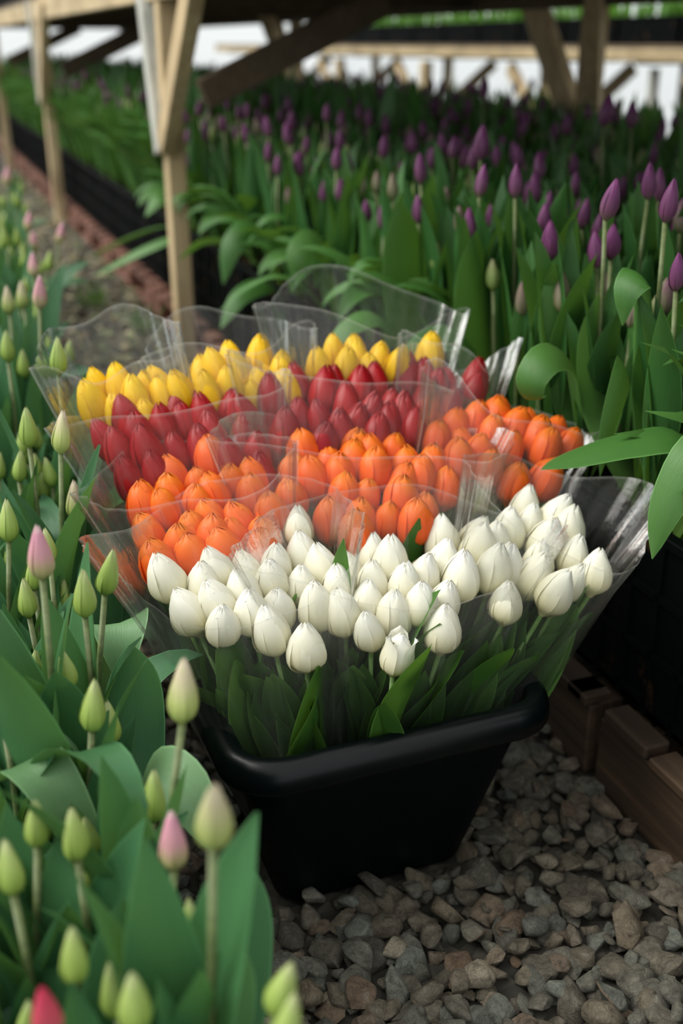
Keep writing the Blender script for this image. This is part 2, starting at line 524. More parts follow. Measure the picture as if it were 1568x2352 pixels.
def stone_mesh(k, npts, bev=True):
    r = random.Random(100 + k)
    bm = bmesh.new()
    sx, sy, sz = 1.0, r.uniform(0.60, 0.95), r.uniform(0.36, 0.66)
    for _ in range(npts):
        d = Vector((r.gauss(0, 1), r.gauss(0, 1), r.gauss(0, 1))).normalized()
        q = r.uniform(0.78, 1.0)
        bm.verts.new((d.x * sx * q, d.y * sy * q, d.z * sz * q))
    res = bmesh.ops.convex_hull(bm, input=list(bm.verts))
    bmesh.ops.delete(bm, geom=[g for g in res['geom_interior'] if isinstance(g, bmesh.types.BMVert)], context='VERTS')
    bmesh.ops.dissolve_limit(bm, angle_limit=math.radians(16), verts=list(bm.verts), edges=list(bm.edges))
    if bev:
        bmesh.ops.bevel(bm, geom=list(bm.edges), offset=0.09, segments=1, affect='EDGES', clamp_overlap=True)
    bmesh.ops.triangulate(bm, faces=list(bm.faces))
    bmesh.ops.recalc_face_normals(bm, faces=list(bm.faces))
    me = bpy.data.meshes.new('stone')
    bm.to_mesh(me)
    bm.free()
    me.materials.append(M['stone'])
    me.polygons.foreach_set('use_smooth', [True] * len(me.polygons))
    me.set_sharp_from_angle(angle=math.radians(34))
    return me


STONES = [stone_mesh(k, 20 + 2 * (k % 5)) for k in range(12)]
LOSTONES = [stone_mesh(40 + k, 14, True) for k in range(6)]


def rand_quat(r, tilt=0.5):
    return Quaternion((0, 0, 1), r.uniform(0, 6.283)) @ Quaternion((1, 0, 0), r.gauss(0, tilt)) @ Quaternion((0, 1, 0), r.gauss(0, tilt))


class Soup:
    """many small pieces joined into one mesh with numpy"""
    def __init__(self):
        self.V, self.T, self.UV, self.MI = [], [], [], []
        self.n = 0

    def template(self, me):
        me.calc_loop_triangles()
        v = np.zeros(len(me.vertices) * 3, dtype=np.float32)
        me.vertices.foreach_get('co', v)
        t = np.zeros(len(me.loop_triangles) * 3, dtype=np.int32)
        me.loop_triangles.foreach_get('vertices', t)
        return v.reshape(-1, 3), t.reshape(-1, 3)

    def add(self, tpl, mat4, mi=0, uv=None):
        v, t = tpl[0], tpl[1]
        A = np.array(mat4, dtype=np.float32)
        self.V.append(v @ A[:3, :3].T + A[:3, 3])
        self.T.append(t + self.n)
        self.UV.append(uv if uv is not None else np.zeros((len(v), 2), dtype=np.float32))
        self.MI.append(np.full(len(t), mi, dtype=np.int32))
        self.n += len(v)

    def mesh(self, name, mats, smooth=True):
        V = np.concatenate(self.V).astype(np.float32)
        T = np.concatenate(self.T).astype(np.int32)
        me = bpy.data.meshes.new(name)
        me.vertices.add(len(V))
        me.vertices.foreach_set('co', V.ravel())
        me.loops.add(T.size)
        me.loops.foreach_set('vertex_index', T.ravel())
        me.polygons.add(len(T))
        me.polygons.foreach_set('loop_start', np.arange(0, T.size, 3, dtype=np.int32))
        me.polygons.foreach_set('material_index', np.concatenate(self.MI))
        me.polygons.foreach_set('use_smooth', np.full(len(T), smooth))
        lay = me.uv_layers.new(name='UVMap')
        lay.data.foreach_set('uv', np.concatenate(self.UV)[T.ravel()].astype(np.float32).ravel())
        for m in mats:
            me.materials.append(m)
        me.update(calc_edges=True)
        me.validate()
        return me


def trs(loc, q, s):
    return Matrix.LocRotScale(Vector(loc), q, Vector(s))


def in_bucket_foot(x, y):
    return 0.31 < x < 0.62 and 1.09 < y < 1.50


r = random.Random(5)
cand = []
for layer in (0, 1):
    step = 0.029 if layer == 0 else 0.044
    y = 0.30
    while y < 9.0:
        st = step * (1.0 if y < 3.2 else 1.35)
        x = 0.10 if y < 3 else 0.26
        while x < 0.93:
            px, py = x + r.uniform(-.4, .4) * st, y + r.uniform(-.4, .4) * st
            x += st
            if layer == 1 and r.random() < 0.30:
                continue
            if in_bucket_foot(px, py) or px > 0.895 or (px < 0.20 and py < 2.6):
                continue
            rad = min(0.038, max(0.010, r.lognormvariate(math.log(0.0235), 0.30))) * (1.0 if y < 3.2 else 1.15)
            cand.append((px, py, rad, layer))
        y += st
# the stones that show largest become pieces of their own; nearest to the lens and not under the beds or the bucket
def show(c):
    x, y, rad, layer = c
    d = math.sqrt(x * x + y * y + 1.25)
    seen = 1.0
    if x < 0.22 + 0.25 * max(0, 0.9 - y):
        seen = 0.25
    if 0.25 < x < 0.66 and 1.05 < y < 2.3:
        seen = 0.15
    if y < 0.47 or x > y * 0.80 + 0.12:
        seen = 0.1
    if y > 1.6:
        seen *= 0.75
    return rad / d * seen * (1.1 if layer else 0.8)


cand.sort(key=show, reverse=True)
gravel = Soup()
tpls = [gravel.template(m) for m in LOSTONES]
for i, (x, y, rad, layer) in enumerate(cand):
    z = rad * 0.32 + (0.017 if layer else 0.0)
    q = rand_quat(r, 0.35)
    if i < 300:
        put('stone', STONES[i % len(STONES)], floor, (x, y, z), q, (rad,) * 3)
    else:
        gravel.add(tpls[i % len(tpls)], trs((x, y, z), q, (rad,) * 3))
g = put('gravel', gravel.mesh('gravel', [M['stone']], True), floor)
g['kind'] = 'stuff'
# straw, stem ends and leaf scraps trodden into the path farther on
bits = Soup()
q4 = bits.template(mk('bit', [(-1, -1, 0), (1, -1, 0), (1, 1, 0), (-1, 1, 0), (0, 0, 0.5)], [(0, 1, 4), (1, 2, 4), (2, 3, 4), (3, 0, 4)], M['soil']))
for i in range(3400):
    y = 1.75 + 9 * r.random() ** 1.5
    x = r.uniform(0.27, 0.885)
    L = r.uniform(0.006, 0.030)
    w = r.uniform(0.0015, 0.005) if r.random() < 0.7 else L * 0.5
    bits.add(q4, trs((x, y, 0.030 + r.uniform(-.006, .012)), rand_quat(r, 0.2), (L, w, 0.004)), r.choice((0, 0, 0, 1, 1, 2)))
g = put('plant_debris', bits.mesh('plant_debris', [M['straw'], M['scrap'], M['dead_leaf']], False), floor)
g['kind'] = 'stuff'

# ------------------------------------------------------------------ leaves, petals, stems: shared shapes
def leaf_mesh(name, L, W, lean=0.1, curl=0.6, power=2.0, twist=0.0, chan=0.35, mat='leaf_green', nv=13, nu=5, wave=0.0, seed=0, tipw=1.0):
    rr = random.Random(seed)
    verts, uvs = [], []
    p = Vector((0, 0, 0))
    pts, tang = [], []
    ds = L / (nv - 1)
    ph = rr.uniform(0, 6.28)
    for j in range(nv):
        s = j / (nv - 1)
        a = lean + curl * s ** power
        t = Vector((math.sin(a), 0, math.cos(a)))
        pts.append(p.copy())
        tang.append(t)
        p = p + t * ds
    for j in range(nv):
        s = j / (nv - 1)
        t = tang[j]
        n = Vector((t.z, 0, -t.x))          # leaf's lower (outer) side
        b = Vector((0, 1, 0))
        tw = twist * s
        b2 = b * math.cos(tw) + n * math.sin(tw)
        n2 = n * math.cos(tw) - b * math.sin(tw)
        w = W * 0.5 * max(0.02, (min(1, s / 0.42) ** 0.75 * 0.62 + 0.38) * max(0.0, 1 - max(0, (s - 0.42) / 0.58) ** 2.1) ** 0.85)
        for i in range(nu):
            u = -1 + 2 * i / (nu - 1)
            k = chan * (1 - 0.55 * s)
            off = -n2 * (k * w * (1 - math.cos(u * 1.25))) + n2 * (wave * W * math.sin(s * 9 + ph + u * 1.3) * abs(u))
            verts.append(pts[j] + b2 * (u * w * math.cos(k * u * 0.9)) + off)
            uvs.append((0.5 + 0.5 * u, s))
    return mk(name, verts, grid_faces(nu, nv), M[mat], uvs)


def spine_leaf(name, pts, W, side, mat, chan=0.3, nv=18, nu=5, wprof=None, twist=0.0):
    """a leaf whose midrib follows world points; side = across direction at the start"""
    P = [Vector(p) for p in pts]
    # Catmull-Rom
    def cr_(a, b, c, d, t):
        return 0.5 * ((2 * b) + (c - a) * t + (2 * a - 5 * b + 4 * c - d) * t * t + (3 * b - a - 3 * c + d) * t ** 3)
    E = [P[0] * 2 - P[1]] + P + [P[-1] * 2 - P[-2]]
    S_ = []
    for j in range(nv):
        s = j / (nv - 1) * (len(P) - 1)
        k = min(int(s), len(P) - 2)
        S_.append(cr_(E[k], E[k + 1], E[k + 2], E[k + 3], s - k))
    b = Vector(side).normalized()
    verts, uvs = [], []
    for j in range(nv):
        s = j / (nv - 1)
        t = (S_[min(j + 1, nv - 1)] - S_[max(j - 1, 0)]).normalized()
        b = (b - t * b.dot(t)).normalized()
        bb = Quaternion(t, twist * s) @ b
        n = t.cross(bb)
        w = W * 0.5 * max(0.02, (min(1, s / 0.40) ** 0.75 * 0.6 + 0.4) * max(0.0, 1 - max(0, (s - 0.40) / 0.60) ** 2.2) ** 0.85)
        for i in range(nu):
            u = -1 + 2 * i / (nu - 1)
            verts.append(S_[j] + bb * (u * w) + n * (chan * w * u * u))
            uvs.append((0.5 + 0.5 * u, s))
    return verts, grid_faces(nu, nv), uvs


PROF = {
    'white': [(0, .20), (.08, .58), (.2, .88), (.34, 1.0), (.52, .95), (.68, .79), (.82, .56), (.92, .34), (1, .10)],
    'orange': [(0, .22), (.08, .62), (.2, .90), (.38, 1.0), (.58, .97), (.74, .84), (.86, .62), (.95, .36), (1, .10)],
    'red': [(0, .22), (.08, .60), (.2, .88), (.36, 1.0), (.55, .95), (.72, .78), (.86, .53), (.95, .30), (1, .08)],
    'yellow': [(0, .22), (.08, .60), (.22, .88), (.4, 1.0), (.6, .95), (.76, .77), (.88, .52), (.96, .28), (1, .08)],
    'bud': [(0, .28), (.06, .64), (.16, .92), (.28, 1.0), (.44, .92), (.6, .74), (.76, .52), (.9, .30), (1, .10)],
    'purple': [(0, .25), (.08, .62), (.2, .90), (.36, 1.0), (.54, .92), (.72, .70), (.86, .44), (.95, .24), (1, .10)],
}


def prof(kind, v):
    P = PROF[kind]
    for (a, ra), (b, rb) in zip(P, P[1:]):
        if v <= b:
            t = (v - a) / (b - a)
            t = t * t * (3 - 2 * t) * 0.35 + t * 0.65
            return ra + (rb - ra) * t
    return P[-1][1]


def petal_vf(kind, scale=1.0, width=1.12, height=1.0, flare=0.0, notch=0.0, seed=0, nu=7, nv=11, rot=0.0, lift=0.0):
    rr = random.Random(seed)
    verts, uvs = [], []
    ph = rr.uniform(0, 6.28)
    for j in range(nv):
        v = j / (nv - 1)
        R = prof(kind, v) * scale
        w = width * max(0.0, 1 - max(0, (v - 0.45) / 0.55) ** 3.0) ** 0.55
        w = max(w, 0.06) * (0.9 + 0.1 * min(1, v / 0.2))
        for i in range(nu):
            u = -1 + 2 * i / (nu - 1)
            a = u * w + rot
            rad = R * (1 + 0.055 * u + 0.02 * u * u - 0.025 * math.exp(-(u / 0.10) ** 2))
            rad += flare * max(0, v - 0.55) ** 2 * (1 + 0.4 * abs(u))
            rad += 0.02 * math.sin(5 * u + ph) * v
            z = height * (v + lift) - 0.05 * u * u * v + notch * 0.05 * math.sin(9 * u + ph) * max(0, v - 0.8) * 5
            verts.append((rad * math.cos(a), rad * math.sin(a), z))
            uvs.append((0.5 + 0.5 * u, v))
    return verts, grid_faces(nu, nv), uvs


def petal_mesh(kind, mat, **kw):
    v, f, uv = petal_vf(kind, **kw)
    return mk('petal', v, f, M[mat], uv)


def head_core(kind, mat, n=3, **kw):
    """the three inner petals, closed round the pistil, on the swollen stem end"""
    V, F, U = [], [], []
    for k in range(n):
        v, f, uv = petal_vf(kind, scale=0.955, height=0.985, rot=math.pi / 3 + 2 * math.pi * k / n, **{**kw, 'seed': kw.get('seed', 0) + k})
        o = len(V)
        V += v
        F += [tuple(i + o for i in q) for q in f]
        U += uv
    # receptacle
    o = len(V)
    nn = 8
    for z, rad in ((-0.05, 0.16), (0.0, 0.26), (0.05, 0.42)):
        for i in range(nn):
            a = 2 * math.pi * i / nn
            V.append((rad * math.cos(a), rad * math.sin(a), z))
            U.append((0.5, 0.0))
    for j in range(2):
        for i in range(nn):
            F.append((o + j * nn + i, o + j * nn + (i + 1) % nn, o + (j + 1) * nn + (i + 1) % nn, o + (j + 1) * nn + i))
    # folded petal tips that close the mouth
    o = len(V)
    for v, q in ((0.80, 0.90), (0.88, 0.82), (0.93, 0.55)):
        for i in range(nn):
            a = 2 * math.pi * i / nn
            rad = prof(kind, v) * q * (1 + 0.10 * math.sin(3 * a))
            V.append((rad * math.cos(a), rad * math.sin(a), v))
            U.append((i / nn, v))
    V.append((0, 0, 0.95))
    U.append((0.5, 0.95))
    for j in range(2):
        for i in range(nn):
            F.append((o + j * nn + i, o + j * nn + (i + 1) % nn, o + (j + 1) * nn + (i + 1) % nn, o + (j + 1) * nn + i))
    for i in range(nn):
        F.append((o + 2 * nn + i, o + 2 * nn + (i + 1) % nn, o + 3 * nn))
    return mk('flower_head', V, F, M[mat], U)


def tube_vf(pts, rads, n=7):
    V, F = [], []
    P = [Vector(p) for p in pts]
    x = Vector((1, 0, 0))
    for j, p in enumerate(P):
        t = (P[min(j + 1, len(P) - 1)] - P[max(j - 1, 0)]).normalized()
        x = (x - t * x.dot(t))
        if x.length < 1e-5:
            x = t.orthogonal()
        x.normalize()
        y = t.cross(x)
        for i in range(n):
            a = 2 * math.pi * i / n
            V.append(p + (x * math.cos(a) + y * math.sin(a)) * rads[j])
    for j in range(len(P) - 1):
        for i in range(n):
            F.append((j * n + i, j * n + (i + 1) % n, (j + 1) * n + (i + 1) % n, (j + 1) * n + i))
    F.append(tuple(reversed(range(n))))
    F.append(tuple((len(P) - 1) * n + i for i in range(n)))
    return V, F


def stem_mesh(mat, r0, r1, bow):
    pts = [(bow * math.sin(math.pi * s), 0, s) for s in (0, .2, .4, .6, .8, 1)]
    v, f = tube_vf(pts, [r0 + (r1 - r0) * s for s in (0, .2, .4, .6, .8, 1)])
    return mk('stem', v, f, M[mat])


STEM = {k: [stem_mesh(m, 0.0038, 0.0032, b) for b in (0.004, -0.006, 0.009)] for k, m in (('cut', 'stem'), ('dusk', 'stem_dusk'))}

FLOWER = {}
for kind, mats in (('white', ['white']), ('orange', ['orange']), ('red', ['red']), ('yellow', ['yellow']), ('bud', ['bud_green', 'bud_pale', 'bud_pink', 'bud_red']), ('purple', ['purple', 'dusky', 'unripe'])):
    for m in mats:
        kw = {'white': dict(width=1.20, notch=0.35), 'orange': dict(width=1.18, notch=0.6), 'red': dict(width=1.10, notch=0.4, flare=0.1), 'yellow': dict(width=1.16, notch=0.5, flare=0.05), 'bud': dict(width=1.16), 'purple': dict(width=1.16)}[kind]
        FLOWER[m] = ([head_core(kind, m, seed=i * 7, **{**kw}) for i in range(2)],
                     [petal_mesh(kind, m, seed=i, lift=[0, -0.02, 0.015, -0.035][i], **{**kw, 'flare': kw.get('flare', 0) + [0, .12, .0, .3][i] * (0.0 if kind in ('bud', 'purple') else 1)}) for i in range(4)])

# erect, arching and rolled blades
LEAVES = {
    'blue': [leaf_mesh('leaf', 0.36, 0.066, 0.05 + 0.03 * (i % 3), [0.15, 0.3, 0.5, 0.7, 0.25, 0.4][i], 2.2, [0.2, -0.4, 0.5, -0.2, 0.9, -0.8][i], 0.7, 'leaf_blue', seed=i, wave=0.02) for i in range(6)],
    'blue_arch': [leaf_mesh('leaf', 0.33, 0.060, 0.15, [1.5, 2.1, 3.4, 1.2][i], [2, 2.6, 3.2, 1.6][i], [0.3, -0.5, 0.4, -0.9][i], 0.45, 'leaf_blue', nv=16, seed=20 + i, wave=0.02) for i in range(4)],
    'green': [leaf_mesh('leaf', 0.42, 0.066, 0.04 + 0.03 * (i % 3), [0.1, 0.22, 0.4, 0.55, 0.3, 0.15][i], 2.2, [0.3, -0.5, 0.5, -0.3, 1.0, -0.9][i], 0.7, 'leaf_green', seed=40 + i, wave=0.02) for i in range(6)],
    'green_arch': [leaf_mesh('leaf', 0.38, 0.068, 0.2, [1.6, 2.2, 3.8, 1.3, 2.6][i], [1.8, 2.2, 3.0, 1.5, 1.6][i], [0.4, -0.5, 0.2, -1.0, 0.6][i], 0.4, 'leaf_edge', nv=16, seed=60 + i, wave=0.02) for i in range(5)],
    'cut': [leaf_mesh('leaf', 0.25, 0.052, 0.03 + 0.02 * (i % 3), [0.05, 0.15, 0.3, 0.5, -0.1, 0.2][i], 2.0, [0.3, -0.5, 0.5, -0.3, 1.2, -1.1][i], 0.8, 'leaf_cut', seed=80 + i, wave=0.025) for i in range(6)],
}

UPZ = Vector((0, 0, 1))
ORD = ['first', 'second', 'third', 'fourth', 'fifth', 'sixth', 'seventh', 'eighth', 'ninth', 'tenth', 'eleventh', 'twelfth']


def nth(i):
    if i < 12:
        return ORD[i]
    n = i + 1
    suf = 'th' if 10 <= n % 100 <= 20 else {1: 'st', 2: 'nd', 3: 'rd'}.get(n % 10, 'th')
    return f'{n}{suf}'


def cut_tulip(kind, label, group, base, head, h, rad, rr, leaves=1, front=False):
    base, head = Vector(base), Vector(head)
    d = (head - base).normalized()
    L = (head - base).length - h * 0.45
    q = UPZ.rotation_difference(d) @ Quaternion(UPZ, -math.pi / 2 if front else rr.uniform(0, 6.28))
    t = empty(f'{kind}_tulip', label, 'tulip', base, group, q)
    put('stem', rr.choice(STEM['cut']), t, scale=(1, 1, L))
    # the head nods back towards the vertical at the end of its leaning stem
    up = (Vector((d.x * 1.25, d.y * 0.8, d.z)) + Vector((rr.gauss(0, 0.17), 0.14 + rr.gauss(0, 0.15), 0.50))).normalized()
    hq = q.inverted() @ (UPZ.rotation_difference(up) @ Quaternion(UPZ, rr.uniform(0, 6.28)))
    cores, petals = FLOWER[kind]
    hd = put('flower_head', rr.choice(cores), t, (0, 0, L), hq, (rad, rad, h))
    for k in range(3):
        put('petal', rr.choice(petals), hd, rot=Quaternion(UPZ, 2 * math.pi * k / 3))
    for k in range(leaves):
        s = rr.uniform(0.85, 1.25)
        az = rr.uniform(-1.5, 1.5) if front and k < 3 else rr.uniform(0, 6.28)
        z0 = rr.uniform(0.22, 0.44) if rr.random() < 0.72 else rr.uniform(0.42, 0.52)
        if rr.random() < 0.68:
            s = min(s, L * (0.97 - z0) / 0.25)      # most blades stop below the flower
        put('leaf', rr.choice(LEAVES['cut']), t, (0, 0, L * z0), Quaternion(UPZ, az), (s, s * rr.uniform(0.95, 1.25) * (1.35 if front else 1.0), s))
    return t


def plant(name, label, group, base, top, budmat, h, rad, rr, leaves, stem='dusk'):
    """a growing tulip: stem, bud of three outer petals over a core, leaves round the foot"""
    base, top = Vector(base), Vector(top)
    t = empty(name, label, 'tulip', base, group)
    d = top - base
    ax = UPZ.rotation_difference(d.normalized())
    L = d.length - h * 0.5
    put('stem', rr.choice(STEM[stem]), t, rot=ax, scale=(1.1, 1.1, L))
    cores, petals = FLOWER[budmat]
    spin = Quaternion(UPZ, rr.uniform(0, 6.28))
    hq = ax @ Quaternion((1, 0, 0), rr.gauss(0, 0.08)) @ Quaternion((0, 1, 0), rr.gauss(0, 0.08)) @ spin
    hd = put('flower_bud', rr.choice(cores), t, d.normalized() * L, hq, (rad, rad, h))
    for k in range(3):
        put('petal', petals[(k + len(budmat)) % 3 if name != 'x' else 0], hd, rot=Quaternion(UPZ, 2 * math.pi * k / 3))
    for (fam, idx, hz, az, s, w) in leaves:
        put('leaf', LEAVES[fam][idx % len(LEAVES[fam])], t, d * hz, Quaternion(UPZ, az), (s, s * w, s))
    return t


# head and bud positions, metres: x, y, z, sleeve / x, y, z, kind, length
WHITE = [(0.225,1.216,0.483,0),(0.261,1.204,0.479,0),(0.294,1.223,0.485,0),(0.33,1.212,0.482,0),(0.369,1.219,0.484,0),(0.242,1.171,0.469,0),(0.318,1.176,0.47,0),(0.355,1.184,0.473,0),(0.391,1.172,0.469,0),(0.415,1.225,0.486,0),(0.43,1.19,0.475,1),(0.281,1.168,0.468,0),(0.268,1.132,0.456,0),(0.311,1.132,0.456,0),(0.346,1.147,0.461,0),(0.33,1.098,0.445,0),(0.396,1.126,0.454,1),(0.361,1.068,0.436,0),(0.438,1.153,0.463,1),(0.428,1.107,0.448,1),(0.462,1.124,0.454,1),(0.468,1.187,0.474,1),(0.487,1.154,0.463,1),(0.421,1.265,0.499,0),(0.509,1.212,0.482,1),(0.453,1.078,0.439,1),(0.519,1.175,0.47,1),(0.521,1.137,0.458,1),(0.556,1.154,0.463,1),(0.592,1.164,0.466,1),(0.605,1.128,0.455,1),(0.571,1.109,0.449,1),(0.531,1.093,0.444,1),(0.548,1.059,0.433,1),(0.494,1.102,0.447,1),(0.687,1.189,0.475,2),(0.721,1.207,0.48,2),(0.758,1.216,0.483,2),(0.795,1.22,0.484,2),(0.772,1.251,0.494,2),(0.8,1.182,0.472,2),(0.762,1.178,0.471,2),(0.797,1.144,0.46,2),(0.687,1.151,0.462,2),(0.74,1.147,0.461,2),(0.709,1.121,0.453,2),(0.656,1.085,0.441,2),(0.718,1.084,0.441,2),(0.762,1.106,0.448,2),(0.797,1.093,0.444,2),(0.652,1.133,0.457,2),(0.627,1.216,0.483,1),(0.665,1.22,0.485,1),(0.648,1.171,0.469,2)]
ORANGE = [(0.343,1.429,0.551,0),(0.277,1.413,0.546,0),(0.307,1.389,0.538,0),(0.355,1.385,0.537,0),(0.393,1.379,0.535,0),(0.331,1.356,0.528,0),(0.262,1.378,0.535,0),(0.293,1.352,0.526,0),(0.374,1.344,0.524,0),(0.221,1.359,0.529,0),(0.255,1.341,0.523,0),(0.246,1.288,0.506,0),(0.314,1.32,0.516,0),(0.351,1.314,0.514,0),(0.395,1.311,0.514,1),(0.487,1.432,0.552,1),(0.449,1.397,0.541,1),(0.517,1.408,0.545,1),(0.479,1.374,0.534,1),(0.56,1.42,0.548,1),(0.438,1.35,0.526,1),(0.515,1.363,0.53,1),(0.505,1.326,0.518,1),(0.618,1.407,0.544,1),(0.584,1.39,0.539,1),(0.639,1.375,0.534,1),(0.702,1.426,0.55,1),(0.675,1.362,0.53,1),(0.745,1.449,0.558,2),(0.783,1.449,0.558,2),(0.825,1.449,0.558,2),(0.75,1.411,0.546,2),(0.787,1.404,0.543,2),(0.832,1.411,0.546,2),(0.873,1.427,0.551,2),(0.864,1.39,0.539,2),(0.901,1.397,0.541,2),(0.901,1.359,0.529,2),(0.802,1.368,0.532,2),(0.75,1.373,0.533,2),(0.854,1.353,0.527,2),(0.746,1.333,0.521,2),(0.786,1.31,0.513,2),(0.834,1.31,0.513,2),(0.57,1.355,0.527,1),(0.599,1.331,0.52,1),(0.637,1.331,0.52,1),(0.585,1.289,0.506,1),(0.543,1.328,0.519,1),(0.517,1.282,0.504,1),(0.553,1.269,0.5,1),(0.621,1.277,0.503,1),(0.587,1.239,0.491,1),(0.675,1.323,0.517,2),(0.546,1.384,0.537,1),(0.712,1.355,0.528,2),(0.22,1.26,0.497,0),(0.265,1.255,0.496,0),(0.277,1.31,0.513,0),(0.224,1.319,0.516,0),(0.334,1.28,0.504,0),(0.315,1.244,0.492,0),(0.363,1.243,0.492,0),(0.296,1.277,0.503,0),(0.372,1.282,0.504,0),(0.497,1.24,0.491,1),(0.47,1.274,0.502,1)]
RED = [(0.208,1.529,0.583,0),(0.246,1.545,0.588,0),(0.317,1.576,0.598,0),(0.359,1.573,0.597,0),(0.287,1.526,0.582,0),(0.324,1.532,0.584,0),(0.361,1.523,0.581,0),(0.251,1.504,0.575,0),(0.257,1.466,0.563,0),(0.217,1.487,0.57,0),(0.294,1.471,0.565,0),(0.331,1.462,0.562,0),(0.363,1.482,0.568,0),(0.399,1.541,0.587,0),(0.435,1.528,0.583,0),(0.401,1.487,0.57,0),(0.221,1.436,0.553,0),(0.258,1.428,0.551,0),(0.406,1.429,0.551,0),(0.37,1.417,0.547,0),(0.405,1.391,0.539,0),(0.474,1.552,0.591,1),(0.54,1.604,0.607,1),(0.588,1.584,0.601,1),(0.558,1.557,0.592,1),(0.508,1.52,0.58,1),(0.594,1.528,0.583,1),(0.465,1.478,0.567,1),(0.541,1.492,0.572,1),(0.511,1.446,0.557,1),(0.555,1.453,0.559,1),(0.578,1.483,0.569,1),(0.729,1.597,0.605,1),(0.66,1.561,0.593,1),(0.761,1.576,0.598,2),(0.749,1.531,0.584,2),(0.718,1.507,0.576,2),(0.784,1.546,0.589,2),(0.819,1.53,0.584,2),(0.841,1.561,0.594,2),(0.614,1.496,0.573,1),(0.639,1.467,0.564,1),(0.604,1.44,0.555,1),(0.676,1.479,0.567,1),(0.665,1.517,0.579,1),(0.623,1.552,0.591,1),(0.674,1.441,0.555,1),(0.758,1.494,0.572,2)]
YELLOW = [(0.217,1.647,0.621,0),(0.202,1.601,0.606,0),(0.247,1.625,0.614,0),(0.285,1.632,0.616,0),(0.23,1.575,0.598,0),(0.264,1.591,0.603,0),(0.302,1.586,0.602,0),(0.321,1.622,0.613,0),(0.272,1.554,0.591,0),(0.381,1.655,0.624,1),(0.388,1.617,0.611,1),(0.441,1.671,0.629,1),(0.453,1.634,0.617,1),(0.48,1.665,0.627,1),(0.416,1.642,0.619,1),(0.414,1.59,0.603,1),(0.45,1.577,0.598,1),(0.378,1.577,0.599,1),(0.509,1.631,0.616,1),(0.503,1.573,0.597,1),(0.476,1.604,0.607,1),(0.623,1.67,0.628,2),(0.661,1.667,0.627,2),(0.581,1.625,0.614,2),(0.616,1.61,0.609,2),(0.662,1.597,0.605,2),(0.342,1.59,0.603,1),(0.647,1.632,0.616,2),(0.685,1.636,0.617,2),(0.709,1.607,0.608,2),(0.784,1.625,0.614,2)]
LEFT = [(0.296,4.125,0.69,'p',0.067),(0.327,4.155,0.604,'g',0.06),(0.289,3.398,0.635,'p',0.06),(0.348,3.081,0.644,'p',0.06),(0.215,3.26,0.613,'g',0.06),(0.256,3.391,0.593,'g',0.06),(0.301,3.367,0.58,'p',0.06),(0.253,3.217,0.553,'g',0.06),(0.228,2.65,0.64,'p',0.06),(0.32,3.19,0.55,'g',0.06),(0.185,2.096,0.69,'p',0.074),(0.143,2.319,0.631,'k',0.06),(0.179,2.424,0.619,'k',0.06),(0.111,2.01,0.612,'g',0.06),(0.162,2.445,0.52,'g',0.058),(0.164,1.661,0.678,'g',0.06),(0.245,2.234,0.532,'g',0.06),(0.144,2.16,0.534,'g',0.06),(0.164,2.57,0.52,'g',0.051),(0.097,1.5,0.622,'g',0.06),(0.133,1.438,0.63,'k',0.06),(0.17,1.673,0.52,'g',0.051),(0.083,1.623,0.52,'g',0.053),(0.047,1.376,0.535,'g',0.06),(0.146,1.455,0.52,'k',0.059),(0.062,1.004,0.656,'p',0.06),(0.105,1.066,0.571,'g',0.06),(0.137,1.119,0.566,'g',0.06),(0.019,1.088,0.52,'g',0.055),(0.086,0.92,0.52,'g',0.06),(0.154,0.786,0.602,'k',0.06),(0.12,0.696,0.52,'p',0.057),(0.129,0.583,0.636,'k',0.06),(0.016,0.763,0.52,'g',0.048),(0.046,0.735,0.52,'g',0.053),(-0.009,0.712,0.52,'g',0.048),(0.026,0.604,0.52,'g',0.04),(0.004,0.969,0.52,'g',0.048),(0.003,0.564,0.52,'r',0.044),(0.059,0.548,0.52,'g',0.051),(0.155,0.527,0.52,'g',0.048),(0.15,0.497,0.52,'g',0.032)]
PURPLE = [(1.507,2.24,0.98,1,0.075),(1.609,2.273,0.967,1,0.062),(0.997,1.875,0.882,0,0.062),(1.02,1.78,0.891,0,0.062),(1.126,2.122,0.93,0,0.074),(0.993,1.301,0.916,0,0.062),(0.97,1.565,0.821,0,0.069),(1.085,1.804,0.802,2,0.062),(1.109,1.64,0.786,0,0.062),(0.97,1.415,0.906,0,0.063),(1.145,1.553,0.91,0,0.062),(1.053,1.963,0.755,2,0.062),(1.329,2.595,0.852,0,0.062),(1.573,2.826,0.853,0,0.062),(1.286,2.626,0.883,0,0.062),(1.14,2.679,0.877,0,0.062),(1.361,3.326,0.906,0,0.062),(1.344,2.331,0.874,0,0.062),(1.279,2.129,0.875,0,0.062),(0.97,1.516,0.743,2,0.065),(1.186,1.604,0.772,3,0.062),(1.423,2.025,0.7,3,0.058),(1.143,2.998,0.87,0,0.062),(0.97,4.162,0.717,0,0.082),(1.58,3.23,0.88,0,0.062),(1.027,3.016,0.813,0,0.062),(1.255,1.601,0.822,0,0.062)]

# ------------------------------------------------------------------ the bucket
def rrect(cx, cy, hx, hy, rad, z, n=8):
    out = []
    for sx, sy, a0 in ((1, 1, 0), (-1, 1, 90), (-1, -1, 180), (1, -1, 270)):
        for i in range(n + 1):
            a = math.radians(a0 + 90 * i / n)
            out.append((cx + sx * (hx - rad) + rad * math.cos(a), cy + sy * (hy - rad) + rad * math.sin(a), z))
    return out


